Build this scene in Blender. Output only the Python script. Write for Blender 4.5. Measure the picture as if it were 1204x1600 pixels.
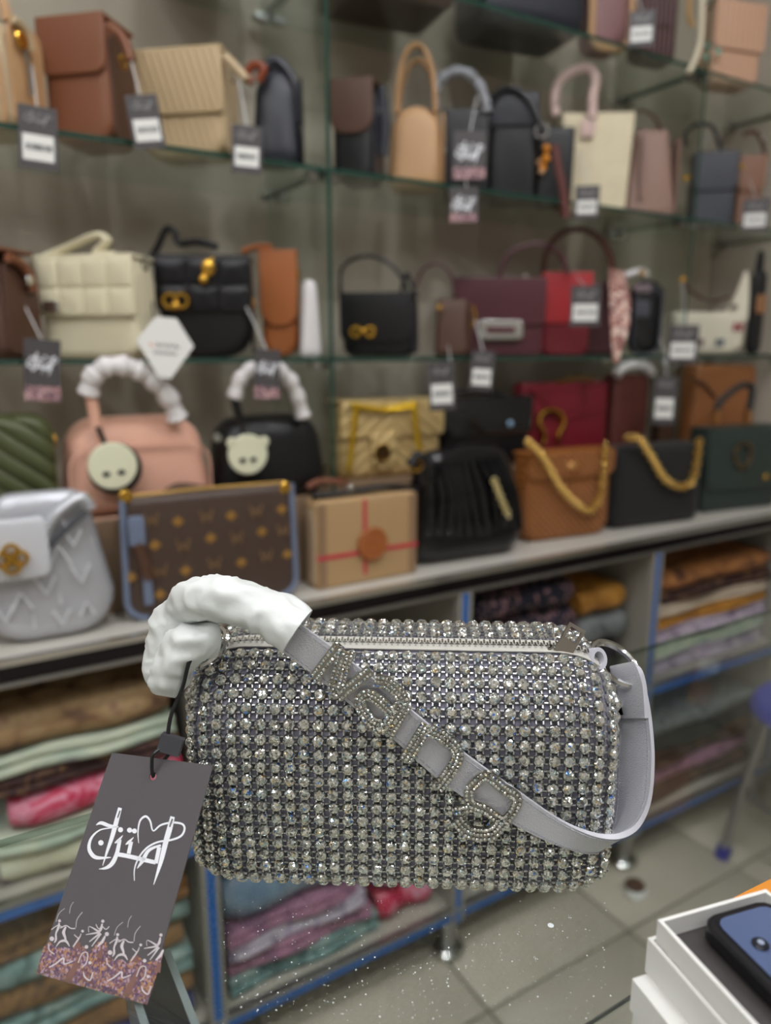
import bpy, math, random
from mathutils import Vector, Matrix
random.seed(7)
scene = bpy.context.scene
for o in list(bpy.data.objects): bpy.data.objects.remove(o)
COL = scene.collection

# ------------------------------------------------------------------ camera
FPX = 1150.0                      # focal length in pixels of the 1204 x 1600 frame
CAMP = Vector((0, 0, 1.29))
PITCH = math.atan(255 / FPX); YAW = math.radians(31)
FH = Vector((math.sin(YAW), math.cos(YAW), 0)); RT = Vector((math.cos(YAW), -math.sin(YAW), 0))
FW = FH * math.cos(PITCH) + Vector((0, 0, -math.sin(PITCH)))
DN = -FH * math.sin(PITCH) + Vector((0, 0, -math.cos(PITCH)))
cd = bpy.data.cameras.new('camera'); cam = bpy.data.objects.new('camera', cd); COL.objects.link(cam)
cd.sensor_fit = 'HORIZONTAL'; cd.sensor_width = 36; cd.lens = FPX / 1204 * 36
cd.clip_start = 0.02; cd.clip_end = 50
cam.matrix_world = Matrix(((RT.x, -DN.x, -FW.x, CAMP.x), (RT.y, -DN.y, -FW.y, CAMP.y), (RT.z, -DN.z, -FW.z, CAMP.z), (0, 0, 0, 1)))
cd.dof.use_dof = True; cd.dof.focus_distance = 0.375; cd.dof.aperture_fstop = 6.4
scene.camera = cam
# ------------------------------------------------------------------ world, exposure
w = bpy.data.worlds.new('world'); scene.world = w; w.use_nodes = True
w.node_tree.nodes['Background'].inputs[0].default_value = (0.75, 0.78, 0.8, 1)
w.node_tree.nodes['Background'].inputs[1].default_value = 0.0   # closed shop: all light comes from its ceiling lamps
vs = scene.view_settings; vs.view_transform = 'Standard'; vs.look = 'None'; vs.gamma = 1; vs.use_curve_mapping = False
vs.exposure = 0.12
LAMP = dict(tube=20.0, down=200.0)   # emission of the ceiling tubes and downlights

def ray(x, y): return FW + RT * ((x - 602) / FPX) + DN * ((y - 800) / FPX)
def PX(x, y, w): return CAMP + ray(x, y) * w
def PY(x, y, Y): r = ray(x, y); return CAMP + r * (Y / r.y)
def PZ(x, y, z): r = ray(x, y); return CAMP + r * ((z - CAMP.z) / r.z)
def PP(x, y, p, n): r = ray(x, y); return CAMP + r * ((p - CAMP).dot(n) / r.dot(n))

# ------------------------------------------------------------------ materials
def lin(c):
    return tuple(((v / 255 / 12.92) if v / 255 <= 0.04045 else ((v / 255 + 0.055) / 1.055) ** 2.4) for v in c) + (1,)
MC = {}
def mat(name, col, rough=0.5, metal=0.0, bump=0.0, bscale=300, var=0.0, vscale=20, spec=0.5, coat=0.0, sheen=0.0, trans=0.0, sss=0.0):
    key = (name,)
    if key in MC: return MC[key]
    m = bpy.data.materials.new(name); m.use_nodes = True; nt = m.node_tree; b = nt.nodes['Principled BSDF']
    c = lin(col); b.inputs['Base Color'].default_value = c; b.inputs['Roughness'].default_value = rough; b.inputs['Metallic'].default_value = metal
    b.inputs['Specular IOR Level'].default_value = spec; b.inputs['Coat Weight'].default_value = coat; b.inputs['Coat Roughness'].default_value = 0.1
    b.inputs['Sheen Weight'].default_value = sheen
    if trans: b.inputs['Transmission Weight'].default_value = trans
    if sss: b.inputs['Subsurface Weight'].default_value = sss; b.inputs['Subsurface Radius'].default_value = (.01, .01, .01); b.inputs['Subsurface Scale'].default_value = .5
    tc = nt.nodes.new('ShaderNodeTexCoord')
    if bump:
        n = nt.nodes.new('ShaderNodeTexNoise'); n.inputs['Scale'].default_value = bscale; n.inputs['Detail'].default_value = 3
        nt.links.new(tc.outputs['Object'], n.inputs['Vector'])
        bp = nt.nodes.new('ShaderNodeBump'); bp.inputs['Strength'].default_value = bump; bp.inputs['Distance'].default_value = 0.002
        nt.links.new(n.outputs['Fac'], bp.inputs['Height']); nt.links.new(bp.outputs[0], b.inputs['Normal'])
    if var:
        n = nt.nodes.new('ShaderNodeTexNoise'); n.inputs['Scale'].default_value = vscale; n.inputs['Detail'].default_value = 4
        nt.links.new(tc.outputs['Object'], n.inputs['Vector'])
        r = nt.nodes.new('ShaderNodeValToRGB'); r.color_ramp.elements[0].position = .3; r.color_ramp.elements[1].position = .7
        r.color_ramp.elements[0].color = tuple(v * (1 - var) for v in c[:3]) + (1,); r.color_ramp.elements[1].color = tuple(min(1, v * (1 + var)) for v in c[:3]) + (1,)
        nt.links.new(n.outputs['Fac'], r.inputs['Fac']); nt.links.new(r.outputs[0], b.inputs['Base Color'])
    MC[key] = m; return m
def L(name, col, rough=.48, **k):   # leather
    k.setdefault('bump', .25); k.setdefault('bscale', 450); return mat(name, col, rough, **k)
def wavemat(name, col, rough, scale, ang=0.0, strength=.6, chevron=False, metal=0.0):
    """leather with stitched quilt lines as relief"""
    if (name,) in MC: return MC[(name,)]
    m = mat(name, col, rough, metal); nt = m.node_tree; b = nt.nodes['Principled BSDF']
    tc = nt.nodes.new('ShaderNodeTexCoord'); sp = nt.nodes.new('ShaderNodeSeparateXYZ'); nt.links.new(tc.outputs['Object'], sp.inputs[0])
    def M(op, a, bb=None):
        n = nt.nodes.new('ShaderNodeMath'); n.operation = op
        for i, q in enumerate((a, bb)):
            if q is None: continue
            if isinstance(q, (int, float)): n.inputs[i].default_value = q
            else: nt.links.new(q, n.inputs[i])
        return n.outputs[0]
    xx = M('ABSOLUTE', sp.outputs[0]) if chevron else sp.outputs[0]
    p = M('ADD', M('MULTIPLY', xx, math.cos(ang) * scale), M('MULTIPLY', sp.outputs[2], math.sin(ang) * scale))
    hgt = M('POWER', M('ABSOLUTE', M('SINE', p)), .5)
    bp = nt.nodes.new('ShaderNodeBump'); bp.inputs['Strength'].default_value = strength; bp.inputs['Distance'].default_value = 0.012
    nt.links.new(hgt, bp.inputs['Height']); nt.links.new(bp.outputs[0], b.inputs['Normal']); return m
def diamat(name, col, rough, scale, strength=.6):
    if (name,) in MC: return MC[(name,)]
    m = mat(name, col, rough); nt = m.node_tree; b = nt.nodes['Principled BSDF']
    tc = nt.nodes.new('ShaderNodeTexCoord'); sp = nt.nodes.new('ShaderNodeSeparateXYZ'); nt.links.new(tc.outputs['Object'], sp.inputs[0])
    def M(op, a, bb=None):
        n = nt.nodes.new('ShaderNodeMath'); n.operation = op
        for i, q in enumerate((a, bb)):
            if q is None: continue
            if isinstance(q, (int, float)): n.inputs[i].default_value = q
            else: nt.links.new(q, n.inputs[i])
        return n.outputs[0]
    s1 = M('ABSOLUTE', M('SINE', M('MULTIPLY', M('ADD', sp.outputs[0], sp.outputs[2]), scale)))
    s2 = M('ABSOLUTE', M('SINE', M('MULTIPLY', M('SUBTRACT', sp.outputs[0], sp.outputs[2]), scale)))
    bp = nt.nodes.new('ShaderNodeBump'); bp.inputs['Strength'].default_value = strength; bp.inputs['Distance'].default_value = 0.006
    nt.links.new(M('MULTIPLY', s1, s2), bp.inputs['Height']); nt.links.new(bp.outputs[0], b.inputs['Normal']); return m
def printed(name, cols, scale=40, kind='voronoi', rough=.8, bump=.15):
    """cloth with a printed pattern: colours from a ramp over cells or noise"""
    if (name,) in MC: return MC[(name,)]
    m = mat(name, cols[0], rough); nt = m.node_tree; b = nt.nodes['Principled BSDF']
    tc = nt.nodes.new('ShaderNodeTexCoord')
    if kind == 'voronoi':
        t = nt.nodes.new('ShaderNodeTexVoronoi'); t.inputs['Scale'].default_value = scale; out = t.outputs['Distance']
    elif kind == 'cells':
        t = nt.nodes.new('ShaderNodeTexVoronoi'); t.inputs['Scale'].default_value = scale; t2 = nt.nodes.new('ShaderNodeSeparateColor'); nt.links.new(t.outputs['Color'], t2.inputs[0]); out = t2.outputs[0]
    else:
        t = nt.nodes.new('ShaderNodeTexNoise'); t.inputs['Scale'].default_value = scale; t.inputs['Detail'].default_value = 5; t.inputs['Distortion'].default_value = 1.5; out = t.outputs['Fac']
    nt.links.new(tc.outputs['Object'], t.inputs['Vector'])
    r = nt.nodes.new('ShaderNodeValToRGB'); r.color_ramp.interpolation = 'CONSTANT' if kind == 'cells' else 'LINEAR'
    lo, hi = (0.3, 0.7) if kind == 'noise' else (0.0, 0.9)
    e = r.color_ramp.elements
    while len(e) < len(cols): e.new(.5)
    for i, c in enumerate(cols): e[i].position = lo + (hi - lo) * i / max(1, len(cols) - (0 if kind == 'cells' else 1)); e[i].color = lin(c)
    nt.links.new(out, r.inputs[0]); nt.links.new(r.outputs[0], b.inputs['Base Color'])
    n = nt.nodes.new('ShaderNodeTexNoise'); n.inputs['Scale'].default_value = 60; nt.links.new(tc.outputs['Object'], n.inputs['Vector'])
    bp = nt.nodes.new('ShaderNodeBump'); bp.inputs['Strength'].default_value = bump; bp.inputs['Distance'].default_value = .006; nt.links.new(n.outputs['Fac'], bp.inputs['Height']); nt.links.new(bp.outputs[0], b.inputs['Normal'])
    return m
def glassmat(name, tint, tr=0.9, edge=None):
    if (name,) in MC: return MC[(name,)]
    m = bpy.data.materials.new(name); m.use_nodes = True; nt = m.node_tree; nt.nodes.remove(nt.nodes['Principled BSDF'])
    t = nt.nodes.new('ShaderNodeBsdfTransparent'); t.inputs[0].default_value = tuple(tint) + (1,)
    g = nt.nodes.new('ShaderNodeBsdfGlossy'); g.inputs['Roughness'].default_value = 0.01; g.inputs[0].default_value = (.95, 1, .98, 1)
    lw = nt.nodes.new('ShaderNodeLayerWeight'); lw.inputs[0].default_value = .5
    pw = nt.nodes.new('ShaderNodeMath'); pw.operation = 'POWER'; nt.links.new(lw.outputs['Facing'], pw.inputs[0]); pw.inputs[1].default_value = 5
    f = nt.nodes.new('ShaderNodeMath'); f.operation = 'MULTIPLY_ADD'; nt.links.new(pw.outputs[0], f.inputs[0]); f.inputs[1].default_value = .95; f.inputs[2].default_value = .035   # Schlick
    x = nt.nodes.new('ShaderNodeMixShader'); nt.links.new(f.outputs[0], x.inputs[0]); nt.links.new(t.outputs[0], x.inputs[1]); nt.links.new(g.outputs[0], x.inputs[2])
    nt.links.new(x.outputs[0], nt.nodes['Material Output'].inputs[0]); MC[(name,)] = m; return m
def emis(name, col, s):
    m = bpy.data.materials.new(name); m.use_nodes = True; b = m.node_tree.nodes['Principled BSDF']
    b.inputs['Base Color'].default_value = (1, 1, 1, 1); b.inputs['Emission Color'].default_value = lin(col); b.inputs['Emission Strength'].default_value = s; return m

# ------------------------------------------------------------------ mesh builder
class MB:
    def __init__(s): s.v = []; s.f = []; s.m = []
    def add(s, vs, fs, m=0):
        o = len(s.v); s.v += [Vector(p) for p in vs]
        for f in fs: s.f.append([i + o for i in f]); s.m.append(m)
        return s
    def box(s, c, d, m=0, M=None):
        x, y, z = d[0] / 2, d[1] / 2, d[2] / 2
        P = [Vector((a * x, b * y, q * z)) for q in (-1, 1) for b in (-1, 1) for a in (-1, 1)]
        if M is not None: P = [M @ p for p in P]
        P = [p + Vector(c) for p in P]
        return s.add(P, [(0, 2, 3, 1), (4, 5, 7, 6), (0, 1, 5, 4), (2, 6, 7, 3), (0, 4, 6, 2), (1, 3, 7, 5)], m)
    def bbox(s, a, b, m=0):
        return s.box([(a[i] + b[i]) / 2 for i in range(3)], [abs(b[i] - a[i]) for i in range(3)], m)
    def loft(s, rings, cap=True, m=0, closed=False, capm=None):
        n = len(rings[0]); o = len(s.v)
        for r in rings: s.v += [Vector(p) for p in r]
        k = len(rings)
        for i in range(k if closed else k - 1):
            for j in range(n):
                a = o + i * n + j; b = o + i * n + (j + 1) % n; c2 = o + ((i + 1) % k) * n + (j + 1) % n; d = o + ((i + 1) % k) * n + j
                s.f.append([a, b, c2, d]); s.m.append(m)
        if cap and not closed:
            s.f.append([o + j for j in range(n)][::-1]); s.m.append(m if capm is None else capm)
            s.f.append([o + (k - 1) * n + j for j in range(n)]); s.m.append(m if capm is None else capm)
        return s
    def tube(s, path, r, n=8, m=0, cap=True, closed=False, flat=1.0):
        P = [Vector(p) for p in path]; k = len(P); rr = r if isinstance(r, (list, tuple)) else [r] * k
        T = []
        for i in range(k):
            a = P[(i - 1) % k] if (closed or i > 0) else P[i]; b = P[(i + 1) % k] if (closed or i < k - 1) else P[i]
            T.append((b - a).normalized())
        up = Vector((0, 0, 1)) if abs(T[0].z) < .9 else Vector((0, 1, 0))
        X = T[0].cross(up).normalized(); rings = []
        for i in range(k):
            X = (X - T[i] * X.dot(T[i])).normalized(); Y = T[i].cross(X)
            rings.append([P[i] + (X * math.cos(2 * math.pi * j / n) * flat + Y * math.sin(2 * math.pi * j / n)) * rr[i] for j in range(n)])
        return s.loft(rings, cap, m, closed)
    def disc(s, c, ax, r, t, n=20, m=0, r2=None):
        """short cylinder: centre c, axis ax, radius r, thickness t"""
        ax = Vector(ax).normalized(); u = ax.orthogonal().normalized(); v = ax.cross(u); c = Vector(c); r2 = r if r2 is None else r2
        rg = lambda z, q: [c + ax * z + (u * math.cos(2 * math.pi * j / n) + v * math.sin(2 * math.pi * j / n)) * q for j in range(n)]
        b = min(t * .3, r * .2)
        return s.loft([rg(-t / 2, r - b), rg(-t / 2 + b, r), rg(t / 2 - b, r2), rg(t / 2, r2 - b)], True, m)
    def torus(s, c, e1, e2, R, r, n=24, k=8, m=0):
        c = Vector(c); e1 = Vector(e1); e2 = Vector(e2)
        return s.tube([c + e1 * math.cos(2 * math.pi * j / n) * R + e2 * math.sin(2 * math.pi * j / n) * R for j in range(n)], r, k, m, False, True)
    def sphere(s, c, r, m=0, n=10, k=6, sc=(1, 1, 1)):
        c = Vector(c)
        rings = [[c + Vector((math.cos(2 * math.pi * j / n) * math.sin(t) * r * sc[0], math.sin(2 * math.pi * j / n) * math.sin(t) * r * sc[1], -math.cos(t) * r * sc[2])) for j in range(n)] for t in [math.pi * (i + .25) / (k + .5 - .0) for i in range(k + 1)]]
        return s.loft(rings, True, m)
    def ribbon(s, A, B, th, m=0, me=None, N=None):
        """strip between edge polylines A and B with thickness th"""
        rings = []; k = len(A); me = m if me is None else me
        for i in range(k):
            a, b = Vector(A[i]), Vector(B[i]); p0 = (Vector(A[max(0, i - 1)]) + Vector(B[max(0, i - 1)])) / 2; p1 = (Vector(A[min(k - 1, i + 1)]) + Vector(B[min(k - 1, i + 1)])) / 2
            n = (p1 - p0).cross(b - a).normalized() * th / 2
            rings.append([a + n, b + n, b - n, a - n])
        o = len(s.v)
        for r in rings: s.v += r
        for i in range(k - 1):
            for j in range(4):
                s.f.append([o + i * 4 + j, o + i * 4 + (j + 1) % 4, o + i * 4 + 4 + (j + 1) % 4, o + i * 4 + 4 + j]); s.m.append(m if j in (0, 2) else me)
        s.f.append([o + 3, o + 2, o + 1, o]); s.m.append(me); q = o + (k - 1) * 4; s.f.append([q, q + 1, q + 2, q + 3]); s.m.append(me)
        return s
    def xf(s, M): s.v = [M @ p for p in s.v]; return s
    def mesh(s, name, mats, ang=40, smooth=True):
        me = bpy.data.meshes.new(name); me.from_pydata([tuple(p) for p in s.v], [], s.f)
        for q in (mats if isinstance(mats, (list, tuple)) else [mats]): me.materials.append(q)
        me.polygons.foreach_set('material_index', s.m)
        if smooth:
            me.polygons.foreach_set('use_smooth', [True] * len(s.f)); me.update()
            try: me.set_sharp_from_angle(angle=math.radians(ang))
            except Exception: pass
        me.update(); return me
    def obj(s, name, mats, parent=None, ang=40, smooth=True, kind=None):
        o = bpy.data.objects.new(name, s.mesh(name, mats, ang, smooth)); COL.objects.link(o)
        if parent is not None: o.parent = parent
        if kind: o['kind'] = kind
        return o
def tag(o, label, cat, group=None):
    o['label'] = label; o['category'] = cat
    if group: o['group'] = group
    return o
def thing(name, label, cat, loc=(0, 0, 0), rz=0.0, group=None):
    o = bpy.data.objects.new(name, None); COL.objects.link(o); o.location = loc; o.rotation_euler = (0, 0, rz); o.empty_display_size = .05
    return tag(o, label, cat, group)
def dupobj(o, parent, M=None):
    c = bpy.data.objects.new(o.name.split('.')[0], o.data); COL.objects.link(c); c.parent = parent
    if M is not None: c.matrix_local = M
    return c
def spline(pts, n=6):
    """Catmull-Rom through points of any dimension"""
    P = [tuple(p) for p in pts]; out = []
    for i in range(len(P) - 1):
        p0 = P[max(0, i - 1)]; p1 = P[i]; p2 = P[i + 1]; p3 = P[min(len(P) - 1, i + 2)]
        for j in range(n):
            t = j / n
            out.append(tuple(.5 * (2 * b + (c - a) * t + (2 * a - 5 * b + 4 * c - d) * t * t + (3 * b - a - 3 * c + d) * t ** 3) for a, b, c, d in zip(p0, p1, p2, p3)))
    out.append(P[-1]); return out

# ------------------------------------------------------------------ shared materials
GOLD = mat('polished_gold', (226, 178, 78), .22, 1.0); CHROME = mat('chrome', (205, 206, 205), .14, 1.0); STEEL = mat('brushed_steel', (165, 165, 165), .35, 1.0)
BLACKP = mat('black_plastic', (22, 22, 24), .4); WHITEP = mat('white_paper', (232, 232, 228), .7); INK = mat('dark_ink', (30, 30, 32), .8)
CLEAR = mat('clear_film', (215, 215, 215), .25)
GLASS = glassmat('shelf_glass', (.925, .955, .94)); GEDGE = mat('glass_edge_green', (34, 66, 56), .12, spec=.8)
TGLASS = glassmat('counter_glass', (.93, .96, .95)); TEDGE = glassmat('counter_glass_edge', (.45, .52, .49))
# ------------------------------------------------------------------ room
ZL, ZM, ZU, ZT = .877, 1.275, 1.595, 1.915      # ledge, middle shelf, upper shelf, top shelf heights
YL, YS, YW = 1.07, 1.22, 1.49                    # ledge front, glass shelf front, back wall
def struct(name, mb, m): o = mb.obj(name, m, None, smooth=False); o['kind'] = 'structure'; return o
WALLM = mat('wall_paint', (180, 169, 154), .8, bump=.1, bscale=60, var=.04, vscale=3)
ROOMM = mat('room_paint', (205, 200, 190), .85, bump=.05, bscale=60)
struct('wall_back', MB().bbox((-2.4, YW, 0), (2.24, YW + .1, 2.85)), WALLM)
struct('wall_right', MB().bbox((2.04, .95, 0), (2.14, YW, 2.85)), mat('side_wall_paint', (182, 172, 158), .8, bump=.1, bscale=60))
struct('wall_left', MB().bbox((-2.4, -2.6, 0), (-2.3, YW, 2.85)), ROOMM)
struct('wall_front', MB().bbox((-2.4, -2.7, 0), (4.0, -2.6, 2.85)), ROOMM)
struct('wall_far', MB().bbox((4.0, -2.7, 0), (4.1, .95, 2.85)), ROOMM)
struct('wall_return', MB().bbox((2.14, .95, 0), (4.1, 1.05, 2.85)), ROOMM)
struct('ceiling', MB().bbox((-2.4, -2.7, 2.85), (4.1, YW + .1, 2.95)), mat('ceiling_paint', (228, 226, 220), .9, bump=.05, bscale=40))
fl = struct('floor', MB().bbox((-2.4, -2.7, -.06), (4.1, YW + .1, -.008)), mat('tile_grout', (120, 114, 104), .9, bump=.2, bscale=120))
TILE = mat('beige_floor_tile', (196, 187, 170), .22, bump=.03, bscale=30, var=.05, vscale=6)
tm = MB()
def rr2(w, h, r, n=3):
    P = []
    for cx, cy, a0 in ((w / 2 - r, h / 2 - r, 0), (-w / 2 + r, h / 2 - r, 90), (-w / 2 + r, -h / 2 + r, 180), (w / 2 - r, -h / 2 + r, 270)):
        for i in range(n + 1): a = math.radians(a0 + 90 * i / n); P.append((cx + r * math.cos(a), cy + r * math.sin(a)))
    return P
S_ = .399 - .003
q = rr2(S_, S_, .002, 1); q2 = rr2(S_ - .003, S_ - .003, .002, 1)
tm.loft([[(x, y, -.008) for x, y in q], [(x, y, -.0012) for x, y in q], [(x, y, 0) for x, y in q2]])
tme = tm.mesh('floor_tile', [TILE])
for i in range(-6, 7):
    for j in range(-9, 2):
        x = .806 + .2 + i * .403; y = .939 - .2015 + j * .403
        if x < -2.05 or x > 3.7 or y > 1.3 or y < -2.4: continue
        o = bpy.data.objects.new('floor_tile', tme); COL.objects.link(o); o.parent = fl; o.location = (x, y, 0)
# ceiling lamps: tubes and downlights
tubeM = emis('tube_light', (243, 247, 255), LAMP['tube']); downM = emis('downlight_glow', (250, 249, 250), LAMP['down'])
for x, y, nm, lab in ((-.9, .62, 'aisle_left', 'over the aisle by the left wall'), (.7, .62, 'aisle_right', 'over the aisle by the side wall'), (-.9, -1.1, 'counter_left', 'behind the counter near the left wall'), (.7, -1.1, 'counter_right', 'behind the counter')):
    t = thing('ceiling_tube_%s_offscreen' % nm, 'long white tube light on the ceiling ' + lab, 'ceiling light', (x, y, 2.85), 0, 'ceiling tube lights')
    MB().bbox((-.62, -.05, -.03), (.62, .05, .0)).obj('housing', WHITEP, t)
    MB().tube([(-.6, 0, -.045), (.6, 0, -.045)], .018, 10).obj('tube_%s_offscreen' % nm, tubeM, t)
for x, cn in ((-1.3, 'far_left'), (-.45, 'left'), (.4, 'right'), (1.25, 'far_right')):
    for y, rn, lab in ((-.55, 'rear', 'behind the counter'), (.15, 'counter', 'above the glass counter')):
        t = thing('downlight_%s_%s_offscreen' % (rn, cn), 'small round ceiling downlight in the row ' + lab, 'downlight', (x, y, 2.85), 0, 'ceiling downlights')
        MB().torus((0, 0, -.004), (1, 0, 0), (0, 1, 0), .062, .008).obj('trim_ring', CHROME, t)
        MB().disc((0, 0, -.004), (0, 0, 1), .056, .006).obj('lens_%s_%s_offscreen' % (rn, cn), downM, t)
# ------------------------------------------------------------------ glass wall shelving
DIV = [-.352, .617, 1.586]
def loc(o, mb): return mb.xf(Matrix.Translation(-Vector(o.location)))
def gplate(a, b, name, parent, edges, gm=GLASS, em=GEDGE):
    mb = MB(); mb.bbox(a, b)
    # faces order of box: -z,+z,-y,+y,-x,+x
    mb.m = [1 if i in edges else 0 for i in range(6)]
    return loc(parent, mb).obj(name, [gm, em], parent, smooth=False)
BAYS = ((DIV[0] + .005, DIV[1] - .005, 'in the bay of the %s'), (DIV[1] + .005, DIV[2] - .005, 'in the bay of the %s'), (DIV[2] + .005, 2.035, 'beside the side wall %s'))
WHAT = {ZM: ('cream quilted bag', 'burgundy satchel', 'under the butterfly hobo'), ZU: ('chestnut flap bag', 'tan dome bag', 'at the height of the cocoa bag'), ZT: ('grey top shelf bag', 'large black top shelf bag', 'at the top')}
for z in (ZM, ZU, ZT):
    for i, (x0, x1, ph_) in enumerate(BAYS):
        g = thing('glass_shelf', 'clear green-edged glass shelf ' + ph_ % WHAT[z][i], 'glass shelf', ((x0 + x1) / 2, YS + .13, z - .008))
        gplate((x0, YS, z - .008), (x1, YW - .002, z), 'glass_plate', g, (2, 4, 5))
        for x in (x0 + .013, x1 - .013):
            for y in (YS + .022, YW - .034): loc(g, MB().bbox((x - .012, y - .01, z - .021), (x + .012, y + .01, z - .0085))).obj('shelf_clip', CHROME, g)
for x, nm in zip(DIV, ('beyond the beige saddle bag', 'between the ink blue bag and the tan dome bag', 'beside the slate blue bag')):
    g = thing('glass_divider', 'upright glass divider pane ' + nm, 'glass divider', (x, YS + .13, ZL))
    gplate((x - .004, YS - .004, ZL + .001), (x + .004, YW - .002, 2.6), 'glass_plate', g, (0, 1, 2))
# ------------------------------------------------------------------ ledge cabinet
BLUE = mat('blue_trim', (28, 98, 178), .4); GREYM = mat('grey_laminate', (150, 147, 138), .5, var=.04, vscale=8); LEDGE = mat('ledge_laminate', (196, 192, 182), .35, var=.03, vscale=5)
DARKC = mat('dark_chrome_fascia', (52, 50, 54), .18, 1.0); INNER = mat('cabinet_inner', (104, 96, 86), .8)
cab = thing('display_cabinet', 'long low wall cabinet with pale ledge, chrome fascia and blue trim', 'cabinet', (.6, 1.25, 0))
XC0, XC1 = -1.2, 2.03
POST = [-.24, .30, .82, 1.37, 1.91]
def cpart(name, mb, m): return loc(cab, mb).obj(name, m, cab, smooth=False)
cpart('ledge_board', MB().bbox((XC0, YL + .004, ZL - .018), (XC1, YW - .002, ZL)), LEDGE)
cpart('fascia', MB().bbox((XC0, YL, ZL - .036), (XC1, YL + .012, ZL - .008)), DARKC)
cpart('fascia_trim', MB().bbox((XC0, YL - .006, ZL - .01), (XC1, YL + .0039, ZL)), CHROME)
cpart('fascia_trim', MB().bbox((XC0, YL - .003, ZL - .042), (XC1, YL + .012, ZL - .035)), STEEL)
cpart('back_panel', MB().bbox((XC0, YW - .02, .12), (XC1, YW - .003, ZL - .02)), INNER)
for x0, x1 in ((XC0, DIV[0] - .006), (DIV[0] + .006, DIV[1] - .006), (DIV[1] + .006, DIV[2] - .006), (DIV[2] + .006, 2.02)):
    yr = 1.262 if x0 > 0 else 1.175
    rs = MB().bbox((x0, yr, ZL + .0005), (x1, YW - .004, 1.03)).xf(Matrix.Translation(-Vector(((x0 + x1) / 2, 1.37, ZL)))).obj('riser_step', mat('riser_board', (140, 116, 92), .55), smooth=False); rs.location = ((x0 + x1) / 2, 1.37, ZL)
    tag(rs, 'tan riser step on the ledge ' + {XC0: 'beyond the olive bag', DIV[0] + .006: 'under the pink and black bowling bags', DIV[1] + .006: 'under the gold chevron bag', DIV[2] + .006: 'beside the side wall'}[x0], 'riser')
for z, nm in ((.5, 'middle'), (.13, 'bottom')):
    cpart('shelf_board', MB().bbox((XC0, YL + .012, z - .02), (XC1, YW - .022, z)), mat('shelf_laminate', (176, 170, 158), .5))
    cpart('blue_rail', MB().bbox((XC0, YL, z - .022), (XC1, YL + .011, z - .002)), BLUE)
    cpart('rail_edge', MB().bbox((XC0, YL - .002, z - .004), (XC1, YL + .011, z + .006)), STEEL)
for x in POST:
    cpart('divider_panel', MB().bbox((x - .009, YL + .013, .131), (x + .009, YW - .022, .478)), GREYM)
    cpart('divider_panel', MB().bbox((x - .009, YL + .013, .501), (x + .009, YW - .022, ZL - .019)), GREYM)
    cpart('post', MB().bbox((x - .015, YL - .004, .1), (x - .008, YL + .013, ZL - .0425)), GREYM)
    cpart('post', MB().bbox((x + .008, YL - .004, .1), (x + .015, YL + .013, ZL - .0425)), GREYM)
    cpart('blue_post_strip', MB().bbox((x - .008, YL - .002, .1), (x + .008, YL + .012, ZL - .0425)), BLUE)
    for y in (YL + .03, YW - .06):
        loc(cab, MB().tube([(x, y, .012), (x, y, .108)], .018, 14)).obj('foot_stem', STEEL, cab)
        loc(cab, MB().disc((x, y, .012), (0, 0, 1), .036, .024)).obj('foot_cup', CHROME, cab)
# ------------------------------------------------------------------ folded cloth in the bays
def cloth(label, x0, x1, y0, z0, th, m, depth=.26, layers=None, sk=0.0, name='folded_cloth'):
    """a folded length of cloth: rounded layered front fold"""
    o = thing(name, label, 'fabric', ((x0 + x1) / 2, y0 + depth / 2, z0)) if False else None
    layers = layers or (1 if th > .045 else 2); W = x1 - x0; n = 9; rings = []; rnd = random.Random(hash(label) & 0xffff if False else len(label) * 31 + int(x0 * 1000) + int(z0 * 1000))
    ph = rnd.random() * 6
    for i in range(n + 1):
        t = i / n; x = -W / 2 + W * t; P = []
        e = .85 if i in (0, n) else 1.0
        lh = th / layers; wob = .006 * math.sin(3 * t * 3.1 + ph) + sk * (t - .5)
        for kx in range(layers):
            for a in (-80, -40, 0, 40, 80):
                r = lh / 2
                P.append((x, -depth / 2 + r - r * math.cos(math.radians(a)) * e + wob + .004 * (kx % 2), kx * lh + r + r * math.sin(math.radians(a)) * e + .0))
        P.append((x, depth / 2, th * .97)); P.append((x, depth / 2, 0.002))
        for jx in range(len(P)):
            P[jx] = (P[jx][0], P[jx][1], max(0, P[jx][2] * (.96 + .035 * math.sin(5 * t + ph))))
        rings.append(P)
    ob = MB().loft(rings).obj(name, m, None, 50)
    ob.location = ((x0 + x1) / 2, y0 + depth / 2, z0); return tag(ob, label, 'fabric')
pm = printed
BR = pm('cloth_brown_floral', [(120, 84, 70), (168, 142, 104), (150, 120, 84), (88, 60, 52)], 26)
MINT = pm('cloth_mint_floral', [(124, 86, 120), (170, 186, 168), (190, 200, 178), (206, 210, 190)], 16)
DKB = pm('cloth_dark_floral', [(30, 18, 18), (58, 32, 30), (120, 92, 60)], 30, 'noise')
PINK = pm('cloth_pink_white', [(176, 34, 66), (196, 62, 92), (216, 150, 170), (190, 50, 80)], 22, 'noise')
CREAM = pm('cloth_cream_floral', [(196, 200, 180), (206, 204, 176), (130, 98, 120)], 18, 'noise')
NAVYP = pm('cloth_navy_dots', [(18, 18, 30), (26, 26, 46), (16, 15, 26), (24, 22, 40), (20, 20, 36), (30, 28, 50), (18, 17, 28), (140, 104, 108)], 130, 'cells')
BLACKC = pm('cloth_black', [(16, 15, 18), (32, 28, 34)], 20, 'noise')
GOLDC = pm('cloth_gold_silk', [(150, 98, 40), (200, 146, 60)], 12, 'noise', .45)
RUST = pm('cloth_rust_brown', [(110, 66, 36), (168, 112, 62), (80, 48, 34)], 12, 'noise', .5)
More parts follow.
